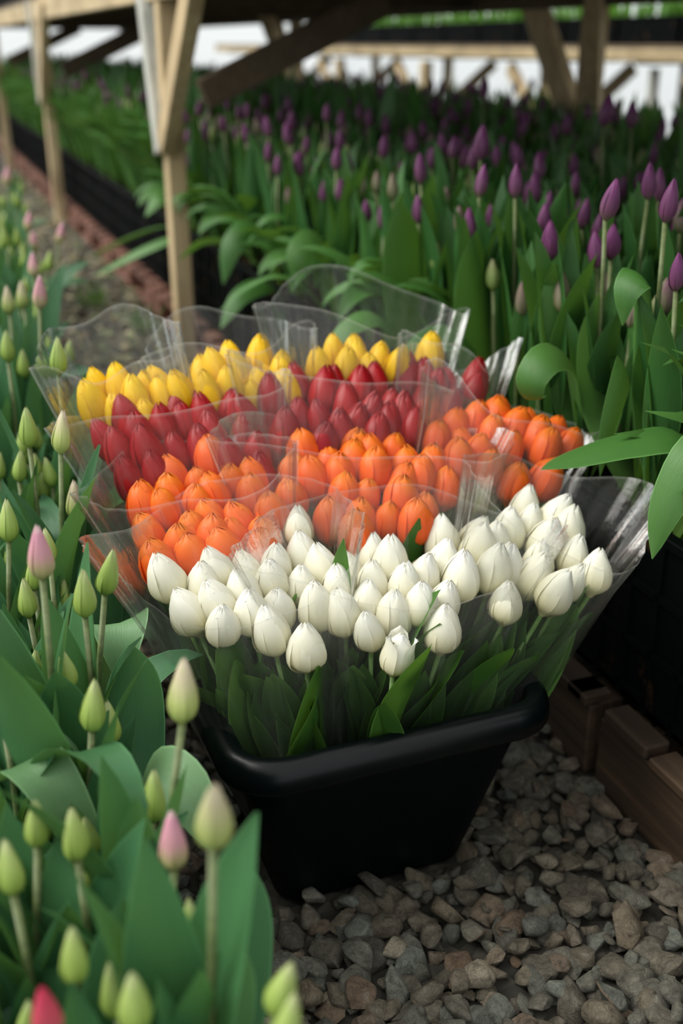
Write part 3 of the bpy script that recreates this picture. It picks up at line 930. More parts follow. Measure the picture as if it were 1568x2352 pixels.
def loft(loops, closed_end=True, cap0=False, cap1=False):
    n = len(loops[0])
    V = [p for l in loops for p in l]
    F = []
    for j in range(len(loops) - 1):
        for i in range(n):
            F.append((j * n + i, j * n + (i + 1) % n, (j + 1) * n + (i + 1) % n, (j + 1) * n + i))
    if cap0:
        F.append(tuple(reversed(range(n))))
    if cap1:
        F.append(tuple((len(loops) - 1) * n + i for i in range(n)))
    return V, F


BX, BY = 0.4765, 1.285          # bucket centre
ZR = 0.322                      # top of its rim
bucket = empty('flower_bucket', 'tapered black plastic bucket with a thick rolled rim, filled with wrapped tulips', 'bucket', (BX, BY, 0))


def bk(z, grow=0.0):
    """outer half sizes of the tapered wall at height z"""
    s = z / 0.30
    return 0.142 + 0.064 * s + grow, 0.178 + 0.080 * s + grow, 0.035 + 0.015 * s + max(grow, -0.01)


loops = []
for z, gr in ((0.0, -0.012), (0.004, -0.004), (0.012, 0.0), (0.10, 0.0), (0.20, 0.0), (0.298, 0.0), (0.300, -0.005), (0.2, -0.005), (0.10, -0.005), (0.014, -0.005)):
    a, b, c = bk(z, gr)
    loops.append(rrect(0, 0, a, b, c, z))
v, f = loft(loops, cap0=True, cap1=True)
put('body', mk('body', v, f, M['plastic']), bucket)
a, b, c = bk(0.30)
rim_prof = [(-0.006, 0.286), (0.0015, 0.286), (0.0015, 0.290), (0.0225, 0.284), (0.0262, 0.2835), (0.0275, 0.288), (0.0265, 0.300), (0.0225, 0.3125), (0.0150, 0.3205), (0.006, 0.323), (-0.002, 0.3205), (-0.007, 0.313), (-0.008, 0.300), (-0.006, 0.286)]
loops = [rrect(0, 0, a + g, b + g, c + g, z) for g, z in rim_prof]
v, f = loft(loops)
put('rim', mk('rim', v, f, M['plastic_rim']), bucket)

# ------------------------------------------------------------------ cut tulips in their sleeves
rr = random.Random(21)
HEADS = {'white': WHITE, 'orange': ORANGE, 'red': RED, 'yellow': YELLOW}
SIZE = {'white': (0.069, 0.0242), 'orange': (0.069, 0.0244), 'red': (0.085, 0.0246), 'yellow': (0.083, 0.0234)}
COLN = ['left', 'middle', 'right']
sleeve_info = []
for row, kind in enumerate(('white', 'orange', 'red', 'yellow')):
    for col in range(3):
        pts = sorted([p for p in HEADS[kind] if p[3] == col], key=lambda p: p[1])
        base = Vector((0.395 + 0.085 * col, 1.165 + 0.080 * row, 0.03))
        nrow = max(1, round(len(pts) / 5))
        ranks = [pts[round(i * len(pts) / nrow):round((i + 1) * len(pts) / nrow)] for i in range(nrow)]
        cen = Vector((sum(p[0] for p in pts) / len(pts), sum(p[1] for p in pts) / len(pts), sum(p[2] for p in pts) / len(pts)))
        sleeve_info.append((kind, col, base, cen, pts))
        for ri, rk in enumerate(ranks):
            for ci, p in enumerate(sorted(rk, key=lambda p: p[0])):
                hd = Vector(p[:3])
                b = base + (hd - cen) * 0.20
                b.z = 0.03
                h, rad = SIZE[kind]
                s = rr.uniform(0.88, 1.12)
                hd = hd + (hd - b).normalized() * rr.uniform(-0.012, 0.010)
                lab = f'{kind} cut tulip in {COLN[col]} {kind} sleeve, {nth(ri)} rank from the front, {nth(ci)} from left'
                cut_tulip(kind, lab, f'cut {kind} tulips in the bucket', b, hd, h * s, rad * s * rr.uniform(0.95, 1.06), rr,
                          leaves=(5 if ri == 0 else 4 if ri == 1 else 2) if row == 0 else 2 if row == 1 else 1, front=row == 0 and ri < 2)

# one white flower has sprung open against the film
t = cut_tulip('white', 'white cut tulip sprung wide open with splayed petals, front of the middle white sleeve', 'cut white tulips in the bucket', (0.475, 1.12, 0.03), (0.463, 1.030, 0.428), 0.060, 0.022, rr, leaves=2, front=True)
OPEN = petal_mesh('white', 'white', seed=9, width=0.85, flare=3.2, notch=0.4)
for c in t.children:
    for p in c.children:
        p.data = OPEN
for kind, col, base, cen, pts in sleeve_info:
    r2 = random.Random(kind + str(col))
    ax = (cen - base)
    Lh = ax.length
    ax.normalize()
    e1 = Vector((1, 0, 0))
    e1 = (e1 - ax * e1.dot(ax)).normalized()
    e2 = ax.cross(e1)                        # towards the back of the bucket
    ext1 = max(abs((Vector(p[:3]) - cen).dot(e1)) for p in pts) + 0.030
    ext2 = max(abs((Vector(p[:3]) - cen).dot(e2)) for p in pts) + 0.026
    row = ('white', 'orange', 'red', 'yellow').index(kind)
    place = {'white': 'at the bucket front', 'orange': 'behind the white ones', 'red': 'behind the orange ones', 'yellow': 'at the bucket back'}[kind]
    sl = empty('cellophane_sleeve', f'clear cellophane sleeve round the {COLN[col]} bunch of {kind} tulips {place}', 'flower sleeve', base, 'clear sleeves round the tulip bunches')
    nph, nt_ = 96, 26
    ph = [r2.uniform(0, 6.28) for _ in range(6)]

    def radius(t, a):
        k = min(t, 1.0) ** 0.85 + max(0, t - 1.0) * 1.5
        A = 0.040 + (ext1 - 0.040) * k
        B = 0.034 + (ext2 - 0.034) * k
        c, s = math.cos(a), math.sin(a)
        w = 0.0035 * t * math.sin(5 * a + ph[0] + 1.5 * t) + 0.002 * t * math.sin(11 * a + ph[1] - 2 * t) + (0.0006 + 0.0022 * t * abs(math.cos(a)) ** 4) * math.sin(29 * a + ph[2] + 3 * t)
        # flattened tube: fuller than an ellipse, drawn out to its two welded sides
        q = 1 + 0.10 * abs(c) ** 6
        return e1 * ((A + w) * c * q) + e2 * ((B + w) * s)

    def top(a):
        c, s = math.cos(a), math.sin(a)
        f_, b_, s_, i_ = {'white': (1.10, 1.20, 1.27, 1.16), 'orange': (1.10, 1.15, 1.20, 1.14), 'red': (1.08, 1.13, 1.17, 1.12), 'yellow': (1.08, 1.24, 1.15, 1.13)}[kind]
        front = f_ + 0.02 * math.sin(ph[3])
        back = b_ + 0.03 * math.sin(ph[4])
        # the side on the rim of the bucket stands higher than the one between two bunches
        side = (s_ if (col == 0 and c < 0) or (col == 2 and c > 0) else i_) + 0.02 * math.sin(ph[5])
        m = front + (back - front) * (0.5 + 0.5 * s)
        return m + (side - m) * abs(c) ** 5 + 0.016 * math.sin(3 * a + ph[1]) + 0.010 * math.sin(5 * a + ph[2])

    V, U = [], []
    for j in range(nt_):
        for i in range(nph):
            a = 2 * math.pi * i / nph
            t = 0.20 + (top(a) - 0.20) * j / (nt_ - 1)
            V.append(ax * (Lh * t) + radius(t, a))
            U.append((i / nph, j / (nt_ - 1)))
    F = []
    for j in range(nt_ - 1):
        for i in range(nph):
            F.append((j * nph + i, j * nph + (i + 1) % nph, (j + 1) * nph + (i + 1) % nph, (j + 1) * nph + i))
    put('film', mk('film', V, F, M['film'], U), sl)
    for sgn, a in ((1, 0.0), (-1, math.pi)):
        V, U = [], []
        for j in range(22):
            t = 0.34 + (top(a) - 0.34) * j / 21
            p = ax * (Lh * t) + radius(t, a)
            o = e1 * (sgn * 0.0030)
            V += [p, p + o * 0.5 + e2 * 0.0004, p + o]
            U += [(0, j / 21), (0.5, j / 21), (1, j / 21)]
        put('seam', mk('seam', V, grid_faces(3, 22), M['seam'], U), sl)

# ------------------------------------------------------------------ left bed of budding tulips
def crate_mesh(lx, ly, hz, ribs=True, th=0.006):
    P = []
    for s in (-1, 1):
        P.append(box_vf((s * (lx / 2 - th / 2), 0, hz / 2), (th, ly, hz)))
        P.append(box_vf((0, s * (ly / 2 - th / 2), hz / 2), (lx, th, hz)))
    P.append(box_vf((0, 0, 0.006), (lx, ly, 0.012)))
    for z in (0.02, hz * 0.35, hz * 0.68):
        for s in (-1, 1):
            P.append(box_vf((s * lx / 2, 0, z), (0.010, ly, 0.012)))
    n = 9
    for i in range(n):
        y = -ly / 2 + ly * (i + 0.5) / n
        for s in (-1, 1):
            P.append(box_vf((s * lx / 2, y, hz / 2), (0.010, 0.010, hz)))
    return join_vf(P)


def ring_vf(lx, ly, z, w, h):
    P = []
    for s in (-1, 1):
        P.append(box_vf((s * lx / 2, 0, z), (w, ly + w, h), None, 0.002))
        P.append(box_vf((0, s * ly / 2, z), (lx - w, w, h), None, 0.002))
    return join_vf(P)


def soil_mesh(lx, ly, z, seed):
    rs = random.Random(seed)
    n = 14
    V = [(-lx / 2 + lx * i / (n - 1), -ly / 2 + ly * j / (n - 1), z + rs.uniform(-0.008, 0.008)) for j in range(n) for i in range(n)]
    return mk('soil', V, grid_faces(n, n), M['soil'])


v, f = crate_mesh(0.40, 0.60, 0.17)
low_crate = mk('crate_body', v, f, M['crate'], smooth=False)
v, f = ring_vf(0.40, 0.60, 0.17, 0.02, 0.014)
low_rim = mk('crate_rim', v, f, M['crate'], smooth=False)
low_soil = soil_mesh(0.385, 0.585, 0.145, 3)


def edge_x(y):
    return 0.135 + 0.075 * max(0, y - 1.2)


for i in range(7):
    y = 0.34 + 0.615 * i
    x = edge_x(y) - 0.235
    c = empty('plastic_crate', f'low black plastic crate under the budding tulips on the left, {nth(i)} from the near end', 'crate', (x, y, 0), 'low crates of the left tulip bed', Quaternion(UPZ, -0.0 if i < 2 else -0.07))
    put('crate_body', low_crate, c)
    put('crate_rim', low_rim, c)
    put('soil', low_soil, c)

rl = random.Random(8)
BUDM = {'g': 'bud_green', 'k': 'bud_pale', 'p': 'bud_pink', 'r': 'bud_red'}
BUDN = {'g': 'plain green', 'k': 'pale pink-tipped', 'p': 'pink', 'r': 'deep pink'}


def left_leaves(n, hl, reach=1.0, arch=0.25):
    out = []
    a0 = rl.uniform(0, 6.28)
    for k in range(n):
        s = hl / 0.36 * rl.uniform(0.85, 1.08)
        if rl.random() < arch and k > 0:
            out.append(('blue_arch', rl.randrange(4), 0.03 * k, a0 + 2.4 * k + rl.uniform(-.4, .4), s * 0.95, rl.uniform(0.9, 1.2)))
        else:
            out.append(('blue', rl.randrange(6), (0, 0.03, 0.10, 0.02, 0.16)[k], a0 + 2.4 * k + rl.uniform(-.4, .4), s * (1, 0.95, 0.8, 0.9, 0.62)[k], rl.uniform(0.95, 1.3)))
    return out


left_plants = []
for (x, y, z, k, bl) in LEFT:
    left_plants.append([x, y, z, k, max(0.050, min(0.066, bl))])
# fillers between, younger and lower
tries = 0
while len(left_plants) < 150 and tries < 6000:
    tries += 1
    y = rl.uniform(0.40, 5.5) if rl.random() < 0.6 else rl.uniform(0.40, 2.2)
    x = rl.uniform(0.057 * y - 0.10 - 0.02, edge_x(y) - 0.005)
    if y > 2.5:
        x = rl.uniform(0.057 * y - 0.02, edge_x(y) + 0.02)
    if min((x - p[0]) ** 2 + (y - p[1]) ** 2 for p in left_plants) < (0.042 if y < 2.5 else 0.05) ** 2:
        continue
    left_plants.append([x, y, rl.uniform(0.40, 0.48) + (0.05 if y > 2.5 else 0), 'g', rl.uniform(0.045, 0.055)])
left_plants.sort(key=lambda p: p[1])
nper = 4
ranks = [left_plants[i:i + nper] for i in range(0, len(left_plants), nper)]
for ri, rk in enumerate(ranks):
    for ci, (x, y, z, k, bl) in enumerate(sorted(rk, key=lambda p: -p[0])):
        base = (x - 0.02 + rl.uniform(-.015, .01), y + rl.uniform(-.02, .02), 0.142)
        base = (min(base[0], edge_x(y) - 0.045), base[1], base[2])
        lf = left_leaves(5, max(0.33, (z - 0.15) * rl.uniform(0.92, 1.10)), arch=0.14)
        plant('budding_tulip', f'tulip with {BUDN[k]} bud, left bed, {nth(ri)} rank from near end, {nth(ci)} from path',
              'budding tulips of the left bed', base, (x, y, z), BUDM[k], bl, bl * rl.uniform(0.20, 0.23), rl, lf)

# ------------------------------------------------------------------ right bed: timber crates, black crates, purple tulips
def boards_thing(name, label, cat, loc, group, parts):
    t = empty(name, label, cat, loc, group)
    for nm, vf, m in parts:
        put(nm, mk(nm, vf[0], vf[1], M[m], smooth=False), t)
    return t


for i, (y0, y1) in enumerate(((0.15, 1.185), (1.215, 2.20))):
    L = y1 - y0
    P = [('side_board', box_vf((0.011, L / 2, 0.070), (0.022, L, 0.132), None, 0.003), 'wood_crate'),
         ('top_board', box_vf((0.016, L / 2 - 0.06, 0.146), (0.050, L - 0.15, 0.018), None, 0.003), 'wood_crate'),
         ('top_board', box_vf((0.018, L - 0.067, 0.149), (0.046, 0.11, 0.024), None, 0.004), 'wood_crate'),
         ('top_board', box_vf((0.016, 0.03, 0.146), (0.050, 0.055, 0.018), None, 0.003), 'wood_crate'),
         ('corner_post', box_vf((0.045, L - 0.025, 0.070), (0.045, 0.045, 0.135), None, 0.003), 'wood_crate'),
         ('corner_post', box_vf((0.045, 0.025, 0.070), (0.045, 0.045, 0.135), None, 0.003), 'wood_crate'),
         ('back_board', box_vf((0.80, L / 2, 0.070), (0.022, L, 0.132), None, 0.003), 'wood_crate'),
         ('end_board', box_vf((0.41, 0.06, 0.070), (0.75, 0.022, 0.132), None, 0.003), 'wood_crate'),
         ('end_board', box_vf((0.41, L - 0.06, 0.070), (0.75, 0.022, 0.132), None, 0.003), 'wood_crate')]
    boards_thing('wooden_crate', ['worn brown timber crate base at the lower right corner beside the gravel', 'worn brown timber crate base behind the bucket rim, farther one'][i], 'crate', (0.895, y0, 0), 'timber crate bases', P)

for i in range(9):
    y0 = 2.24 + 1.24 * i
    L = 1.2
    P = []
    for yy in (0.06, L / 2, L - 0.06):
        P.append(('block', box_vf((0.07, yy, 0.066), (0.14, 0.11, 0.088), None, 0.003), 'wood_red'))
    P.append(('bottom_board', box_vf((0.07, L / 2, 0.011), (0.12, L, 0.022), None, 0.003), 'wood_red'))
    P.append(('stringer_board', box_vf((0.07, L / 2, 0.121), (0.13, L, 0.022), None, 0.003), 'wood_red'))
    for k in range(7):
        P.append(('deck_board', box_vf((0.40, 0.055 + k * (L - 0.11) / 6, 0.1435), (0.80, 0.10, 0.022), None, 0.003), 'wood_red'))
    boards_thing('pallet', f'reddish timber pallet under black crates along the path, {nth(i)} from the bucket', 'pallet', (0.90, y0, 0), 'pallets along the path', P)

v, f = crate_mesh(0.40, 0.60, 0.30)
tall_crate = mk('crate_body', v, f, M['crate'], smooth=False)
v, f = ring_vf(0.40, 0.60, 0.30, 0.022, 0.016)
tall_rim = mk('crate_rim', v, f, M['crate'], smooth=False)
tall_soil = soil_mesh(0.385, 0.585, 0.27, 4)
for i in range(22):
    y = 0.52 + 0.625 * i
    c = empty('plastic_crate', f'tall black plastic crate of purple tulips at the path edge, {nth(i)} from the near end', 'crate', (1.145, y, 0.158), 'tall crates along the path')
    put('crate_body', tall_crate, c)
    put('crate_rim', tall_rim, c)
    put('soil', tall_soil, c)
# the bed goes on behind the front crates
rs = random.Random(2)
for xa, xb, n1, nm in ((1.352, 2.465, 14, 'front'), (2.575, 2.90, 5, 'rear')):
    n2 = 60
    V = [(xa + (xb - xa) * i / (n1 - 1), 0.3 + 13.6 * j / (n2 - 1), 0.425 + rs.uniform(-.01, .01)) for j in range(n2) for i in range(n1)]
    F = grid_faces(n1, n2)
    o = len(V)
    V += [(xa, 0.3, 0.17), (xb, 0.3, 0.17), (xb, 13.9, 0.17), (xa, 13.9, 0.17)]
    F += [(o, o + 1, n1 - 1, 0), (o + 1, o + 2, n1 * n2 - 1, n1 - 1), (o + 2, o + 3, n1 * (n2 - 1), n1 * n2 - 1), (o + 3, o, 0, n1 * (n2 - 1))]
    sb = put('bed_soil', mk('bed_soil', V, F, M['soil'], smooth=False))
    sb['kind'] = 'stuff'
    sb['label'] = f'dark soil of the wide purple tulip bed, {nm} strip behind the crates'

rp = random.Random(33)
PBUD = {0: ('purple', 'purple'), 1: ('purple', 'tall dark purple'), 2: ('dusky', 'dusky mauve'), 3: ('unripe', 'greenish')}
purple = []
for (x, y, z, k, bl) in PURPLE:
    purple.append([max(x, 0.965), y, z, k, min(0.072, max(0.055, bl)), True])
yy = 0.62
while yy < 14.2:
    xx = 0.985
    while xx < 2.88:
        x = xx + rp.uniform(-.03, .03)
        y = yy + rp.uniform(-.03, .03)
        xx += 0.085
        if x > y * 0.80 + 0.75 or 2.44 < x < 2.60:
            continue
        if purple and min((x - p[0]) ** 2 + (y - p[1]) ** 2 for p in purple[:len(PURPLE)]) < 0.045 ** 2:
            continue
        k = rp.choices([0, 2, 3], [5, 4, 2])[0]
        z = rp.gauss(0.80 if yy < 3 else 0.85, 0.04) + (0.02 if k == 0 else -0.05)
        purple.append([x, y, z, k, rp.uniform(0.052, 0.066), False])
    yy += 0.085


def pshow(p):
    x, y, z, k, bl, listed = p
    if listed:
        return 99
    vis = 1.0
    if x > y * 0.79 or y < 1.2:
        vis = 0.05                     # beside the frame
    return vis * (1.0 if x < 1.45 else 0.8) / math.sqrt(x * x + y * y)


purple.sort(key=pshow, reverse=True)
near, far = purple[:300], purple[300:]
near.sort(key=lambda p: p[0])
counts = {}
ncol = 15
cols = [near[round(i * 300 / ncol):round((i + 1) * 300 / ncol)] for i in range(ncol)]
for ci, colp in enumerate(cols):
    for ri, (x, y, z, k, bl, listed) in enumerate(sorted(colp, key=lambda p: p[1])):
        base = (x + 0.01, y + rp.uniform(-.01, .01), 0.437)
        if base[0] > 1.33:
            base = (base[0], base[1], 0.437)
        bm_, nm_ = PBUD[k]
        lf = []
        a0 = rp.uniform(0, 6.28)
        hl = rp.uniform(0.35, 0.44) * (0.78 if y < 1.5 else 1.0)
        for q in range(4):
            s = hl / 0.42 * (1.0, 0.95, 0.9, 0.8)[q] * rp.uniform(0.92, 1.04)
            edge = x < 1.06
            if y > 1.9 and (edge and q < 1 or rp.random() < 0.08):
                az = math.pi + rp.uniform(-0.9, 0.9) if edge else a0 + q * 2.3
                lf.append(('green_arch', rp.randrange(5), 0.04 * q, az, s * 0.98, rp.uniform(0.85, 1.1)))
            else:
                lf.append(('green', rp.randrange(6), 0.08 * q, a0 + q * 2.3 + rp.uniform(-.3, .3), s, rp.uniform(0.9, 1.4)))
        plant('purple_tulip', f'{nm_} tulip bud, right bed, {nth(ci)} file from path, {nth(ri)} from near end',
              'purple tulips of the right bed', base, (x, y, z), bm_, bl, bl * rp.uniform(0.20, 0.24), rp, lf)

# the rest of the bed, too far off to tell apart
soup = Soup()


def low_leaf(L, W, lean, curl, seed):
    me = leaf_mesh('low', L, W, lean, curl, 2.0, 0.3 * (-1) ** seed, 0.6, 'leaf_green', nv=6, nu=3, seed=seed)
    u = np.zeros(len(me.loops) * 2, dtype=np.float32)
    me.uv_layers[0].data.foreach_get('uv', u)
    li = np.zeros(len(me.loops), dtype=np.int32)
    me.loops.foreach_get('vertex_index', li)
    uv = np.zeros((len(me.vertices), 2), dtype=np.float32)
    uv[li] = u.reshape(-1, 2)
    tp = soup.template(me)
    bpy.data.meshes.remove(me)
    return tp, uv


LOW = [low_leaf(0.42, 0.062, 0.05 + 0.03 * (i % 3), [0.1, 0.3, 0.5, 0.2, 0.7, 0.15][i], i) for i in range(6)]
LOWA = [low_leaf(0.34, 0.058, 0.2, [1.5, 2.2, 1.9][i], i) for i in range(3)]
vb, fb, ub = [], [], []
for k in range(3):
    v, f, uv = petal_vf('purple', nu=4, nv=6, rot=2 * math.pi * k / 3)
    o = len(vb)
    vb += v
    fb += [tuple(i + o for i in q) for q in f]
    ub += uv
me = mk('low', vb, fb, M['purple'], ub)
LOWB = (soup.template(me), np.array(ub, dtype=np.float32))
bpy.data.meshes.remove(me)
v, f = tube_vf([(0, 0, 0), (0, 0, 1)], [0.0038, 0.0032], 4)
me = mk('low', v, f, M['stem_dusk'])
LOWS = soup.template(me)
bpy.data.meshes.remove(me)
for (x, y, z, k, bl, listed) in far:
    a0 = rp.uniform(0, 6.28)
    edge = x < 1.08
    nl = 8 if edge else 4
    for q in range(nl):
        s = rp.uniform(0.9, 1.08) * (0.80 if x > 1.6 else 1.0) * (0.66 if y < 1.5 else 1.0) * (1.1, 0.92, 0.85, 1.1, 0.9, 1.15, 1.1, 0.9)[q]
        if edge and q in (0, 3, 5, 6):
            az = math.pi + rp.uniform(-1.1, 1.1)
            tp, uv = rp.choice(LOWA)
        else:
            az = a0 + q * 2.3 + rp.uniform(-.3, .3)
            tp, uv = rp.choice(LOW)
        soup.add(tp, trs((x, y, 0.437 + 0.04 * (q % 4)), Quaternion(UPZ, az), (s, s, s)), 5 if edge else 0, uv)
    soup.add(LOWS, trs((x, y, 0.437), Quaternion(), (1, 1, z - 0.467)), 1)
    soup.add(LOWB[0], trs((x, y, z - bl / 2), Quaternion(UPZ, a0), (bl * .24, bl * .24, bl)), 2 if k == 0 else 3 if k == 2 else 4, LOWB[1])
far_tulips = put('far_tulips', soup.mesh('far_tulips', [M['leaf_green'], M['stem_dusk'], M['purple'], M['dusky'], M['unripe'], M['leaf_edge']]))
far_tulips['kind'] = 'stuff'
far_tulips['label'] = 'mass of purple tulips and leaves filling the far part of the right bed'

# ------------------------------------------------------------------ timber staging over the right bed and beyond
def staging(name, label, x0, x1, y0, y1, ztop, posts, rear_x, braces, group, dark=True):
    t = empty(name, label, 'bench', (x0, y0, 0), group)

    def P(nm, vf, m):
        vv = [(a - x0, b - y0, c) for a, b, c in vf[0]]
        put(nm, mk(nm, vv, vf[1], M[m], smooth=False), t)
    n = round((x1 - x0) / 0.15)
    for i in range(n):
        x = x0 + (i + 0.5) * (x1 - x0) / n
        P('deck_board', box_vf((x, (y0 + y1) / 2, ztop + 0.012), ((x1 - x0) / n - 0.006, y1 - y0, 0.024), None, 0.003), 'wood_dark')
    P('beam', box_vf((x0 + 0.02, (y0 + y1) / 2, ztop - (0.055 if ztop > 1.2 else 0.035)), (0.04, y1 - y0, 0.11 if ztop > 1.2 else 0.07), None, 0.004), 'wood_beam')
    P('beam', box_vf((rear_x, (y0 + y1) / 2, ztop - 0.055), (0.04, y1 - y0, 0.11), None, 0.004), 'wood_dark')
    y = y0 + 0.3
    while y < y1:
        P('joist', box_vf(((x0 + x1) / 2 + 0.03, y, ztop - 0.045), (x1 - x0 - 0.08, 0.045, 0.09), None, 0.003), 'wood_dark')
        y += 0.95
    for (x, y, w, d, m) in posts:
        P('post', box_vf((x, y, (ztop - 0.11) / 2), (w, d, ztop - 0.11), None, 0.004), m)
    for (p, q, w, h, m) in braces:
        P('brace', stick_vf(p, q, w, h), m)
    return t


ZT = 1.36
posts, braces = [], []
for i, y in enumerate((0.2, 3.87, 7.45, 11.2)):
    posts.append((0.852, y, 0.065, 0.075, 'wood_pale'))
    posts.append((2.52, y, 0.07, 0.09, 'wood_pale'))
    if y > 1:
        k = 1.0 if i == 1 else 0.9
        braces.append(((0.818, y + 0.01, 0.77), (0.822, y + 0.20 * k, ZT - 0.005), 0.055, 0.075, 'wood_grey'))
        braces.append(((0.818, y - 0.03, 0.80), (0.822, y - 0.62 * k, ZT - 0.005), 0.05, 0.09, 'wood_pale'))
        braces.append(((0.95, y - 0.06, 0.96), (1.62, y - 0.06, ZT - 0.10), 0.05, 0.10, 'wood_dark'))
        braces.append(((2.52, y - 0.07, 0.70), (2.10, y - 0.62, ZT - 0.03), 0.05, 0.13, 'wood_pale'))
        braces.append(((2.52, y - 0.02, 0.70), (2.54, y + 0.55, ZT - 0.03), 0.05, 0.13, 'wood_pale'))
staging('timber_staging', 'raised timber bench on posts over the purple tulips along the path', 0.815, 2.95, 0.75, 14.0, ZT, posts, 2.52, braces, 'raised timber benches')
posts, braces = [], []
for y in (2.8, 4.9, 7.0, 9.1, 11.2, 13.3):
    posts.append((4.26, y, 0.08, 0.10, 'wood_pale'))
    posts.append((5.7, y + 0.4, 0.08, 0.10, 'wood_pale'))
    braces.append(((4.26, y + 0.05, 0.50), (4.26, y + 0.62, 0.96), 0.05, 0.09, 'wood_pale'))
    braces.append(((4.30, y + 0.05, 0.45), (4.95, y + 0.05, 0.96), 0.05, 0.09, 'wood_pale'))
posts.append((4.30, 5.9, 0.05, 0.05, 'wood_grey'))
staging('timber_staging', 'lower far timber bench carrying black crates of greenery, across the second aisle', 4.2, 6.1, 1.0, 16.0, 1.09, posts, 5.7, braces, 'raised timber benches')

# black crates and greenery on the benches
v, f = crate_mesh(0.38, 0.58, 0.15)
top_crate = mk('crate_body', v, f, M['crate'], smooth=False)
v, f = ring_vf(0.38, 0.58, 0.15, 0.02, 0.014)
top_rim = mk('crate_rim', v, f, M['crate'], smooth=False)
rg = random.Random(77)


def bush_mesh(seed):
    rb = random.Random(seed)
    sp = Soup()
    for _ in range(46):
        tp, uv = LOW[rb.randrange(6)] if rb.random() < 0.5 else LOWA[rb.randrange(3)]
        s = rb.uniform(0.6, 1.0)
        sp.add(tp, trs((rb.uniform(-.15, .15), rb.uniform(-.26, .26), 0), Quaternion(UPZ, rb.uniform(0, 6.28)) @ Quaternion((0, 1, 0), rb.uniform(0, .35)), (s * 1.0, s, s)), 0, uv)
    return sp.mesh('foliage', [M['leaf_fresh']])


BUSH = [bush_mesh(i) for i in range(3)]
k = 0
for i in range(17):
    y = 2.2 + 0.62 * i
    c = empty('plastic_crate', f'black crate on the far low bench, {nth(i)} from its near end', 'crate', (4.42, y, 1.115), 'crates on the far bench')
    put('crate_body', top_crate, c)
    put('crate_rim', top_rim, c)
    p = empty('leafy_plant', f'bright green young plants in the {nth(i)} black crate on the far bench', 'plant', (4.42, y, 1.128), 'greenery on the far bench')
    put('foliage', BUSH[i % 3], p, scale=(0.8, 0.8, 1.0))
for i in range(9):
    y = 7.9 + 0.62 * i
    c = empty('plastic_crate', f'black crate on top of the near bench above the path, {nth(i)} along', 'crate', (1.08, y, ZT + 0.025), 'crates on the near bench')
    put('crate_body', top_crate, c)
    put('crate_rim', top_rim, c)
    p = empty('leafy_plant', f'green plants in the {nth(i)} black crate on the near bench', 'plant', (1.08, y, ZT + 0.038), 'greenery on the near bench')
    put('foliage', BUSH[i % 3], p)

# ------------------------------------------------------------------ long leaves that spill over the path, each with its plant
def spill(x, y, z, budkind, lab, blades, base_z, name='purple_tulip', group='purple tulips of the right bed', mats=('leaf_edge',), bl=0.06, stem='dusk'):
    """one plant whose leaves follow given world points"""
    t = plant(name, lab, group, (x, y, base_z), (x - 0.01, y + 0.01, z), budkind, bl, bl * 0.22, rp, [], stem)
    for i, (pts, W, side, tw) in enumerate(blades):
        rel = [(a - x, b - y, c - base_z) for a, b, c in pts]
        v, f, uv = spine_leaf('leaf', rel, W, side, None, chan=0.22, nv=20, twist=tw)
        put('leaf', mk('leaf', v, f, M[mats[i % len(mats)]], uv), t)
    return t


spill(1.00, 1.20, 0.80, 'dusky', 'tulip at the path edge whose long pale leaf reaches over the right sleeve', [
    ([(1.00, 1.20, 0.43), (0.99, 1.15, 0.55), (0.94, 1.135, 0.622), (0.86, 1.155, 0.618), (0.78, 1.168, 0.600), (0.735, 1.165, 0.590)], 0.078, (0.1, 1, 0.25), 0.25),
    ([(1.00, 1.21, 0.43), (1.01, 1.27, 0.55), (1.00, 1.30, 0.66), (0.99, 1.31, 0.735)], 0.085, (1, 0.2, 0), 0.2),
    ([(1.00, 1.19, 0.43), (0.99, 1.12, 0.52), (0.95, 1.05, 0.635), (0.88, 1.03, 0.640), (0.84, 1.03, 0.57), (0.83, 1.03, 0.50)], 0.070, (0, 1, 0), 0.0)], 0.437)
spill(1.01, 1.46, 0.82, 'purple', 'tulip at the path edge with a leaf rolled into a loop above the orange sleeve', [
    ([(1.01, 1.46, 0.43), (0.97, 1.43, 0.55), (0.91, 1.38, 0.665), (0.85, 1.35, 0.690), (0.815, 1.34, 0.660), (0.825, 1.345, 0.625), (0.855, 1.355, 0.625)], 0.056, (0.2, 1, 0), 0.0),
    ([(1.01, 1.47, 0.43), (1.00, 1.50, 0.56), (0.97, 1.52, 0.70), (0.96, 1.53, 0.79)], 0.080, (1, 0.1, 0), -0.3),
    ([(1.01, 1.45, 0.43), (0.99, 1.36, 0.56), (0.955, 1.30, 0.665), (0.93, 1.27, 0.665), (0.90, 1.25, 0.60), (0.885, 1.24, 0.53)], 0.050, (0.3, 1, 0), 0.3)], 0.437)
spill(1.04, 1.33, 0.74, 'unripe', 'tulip near the right border with a leaf curled back like a hook', [
    ([(1.04, 1.33, 0.43), (1.00, 1.31, 0.60), (0.98, 1.30, 0.76), (0.955, 1.29, 0.815), (0.925, 1.28, 0.795), (0.925, 1.28, 0.745)], 0.064, (0.25, 1, 0), 0.1),
    ([(1.04, 1.32, 0.43), (1.03, 1.26, 0.60), (1.01, 1.23, 0.76), (1.00, 1.21, 0.80)], 0.090, (1, -0.3, 0), 0.2),
    ([(1.04, 1.34, 0.43), (1.00, 1.40, 0.56), (0.98, 1.42, 0.68), (0.975, 1.42, 0.76)], 0.094, (1, 0.35, 0), 0.0)], 0.437)
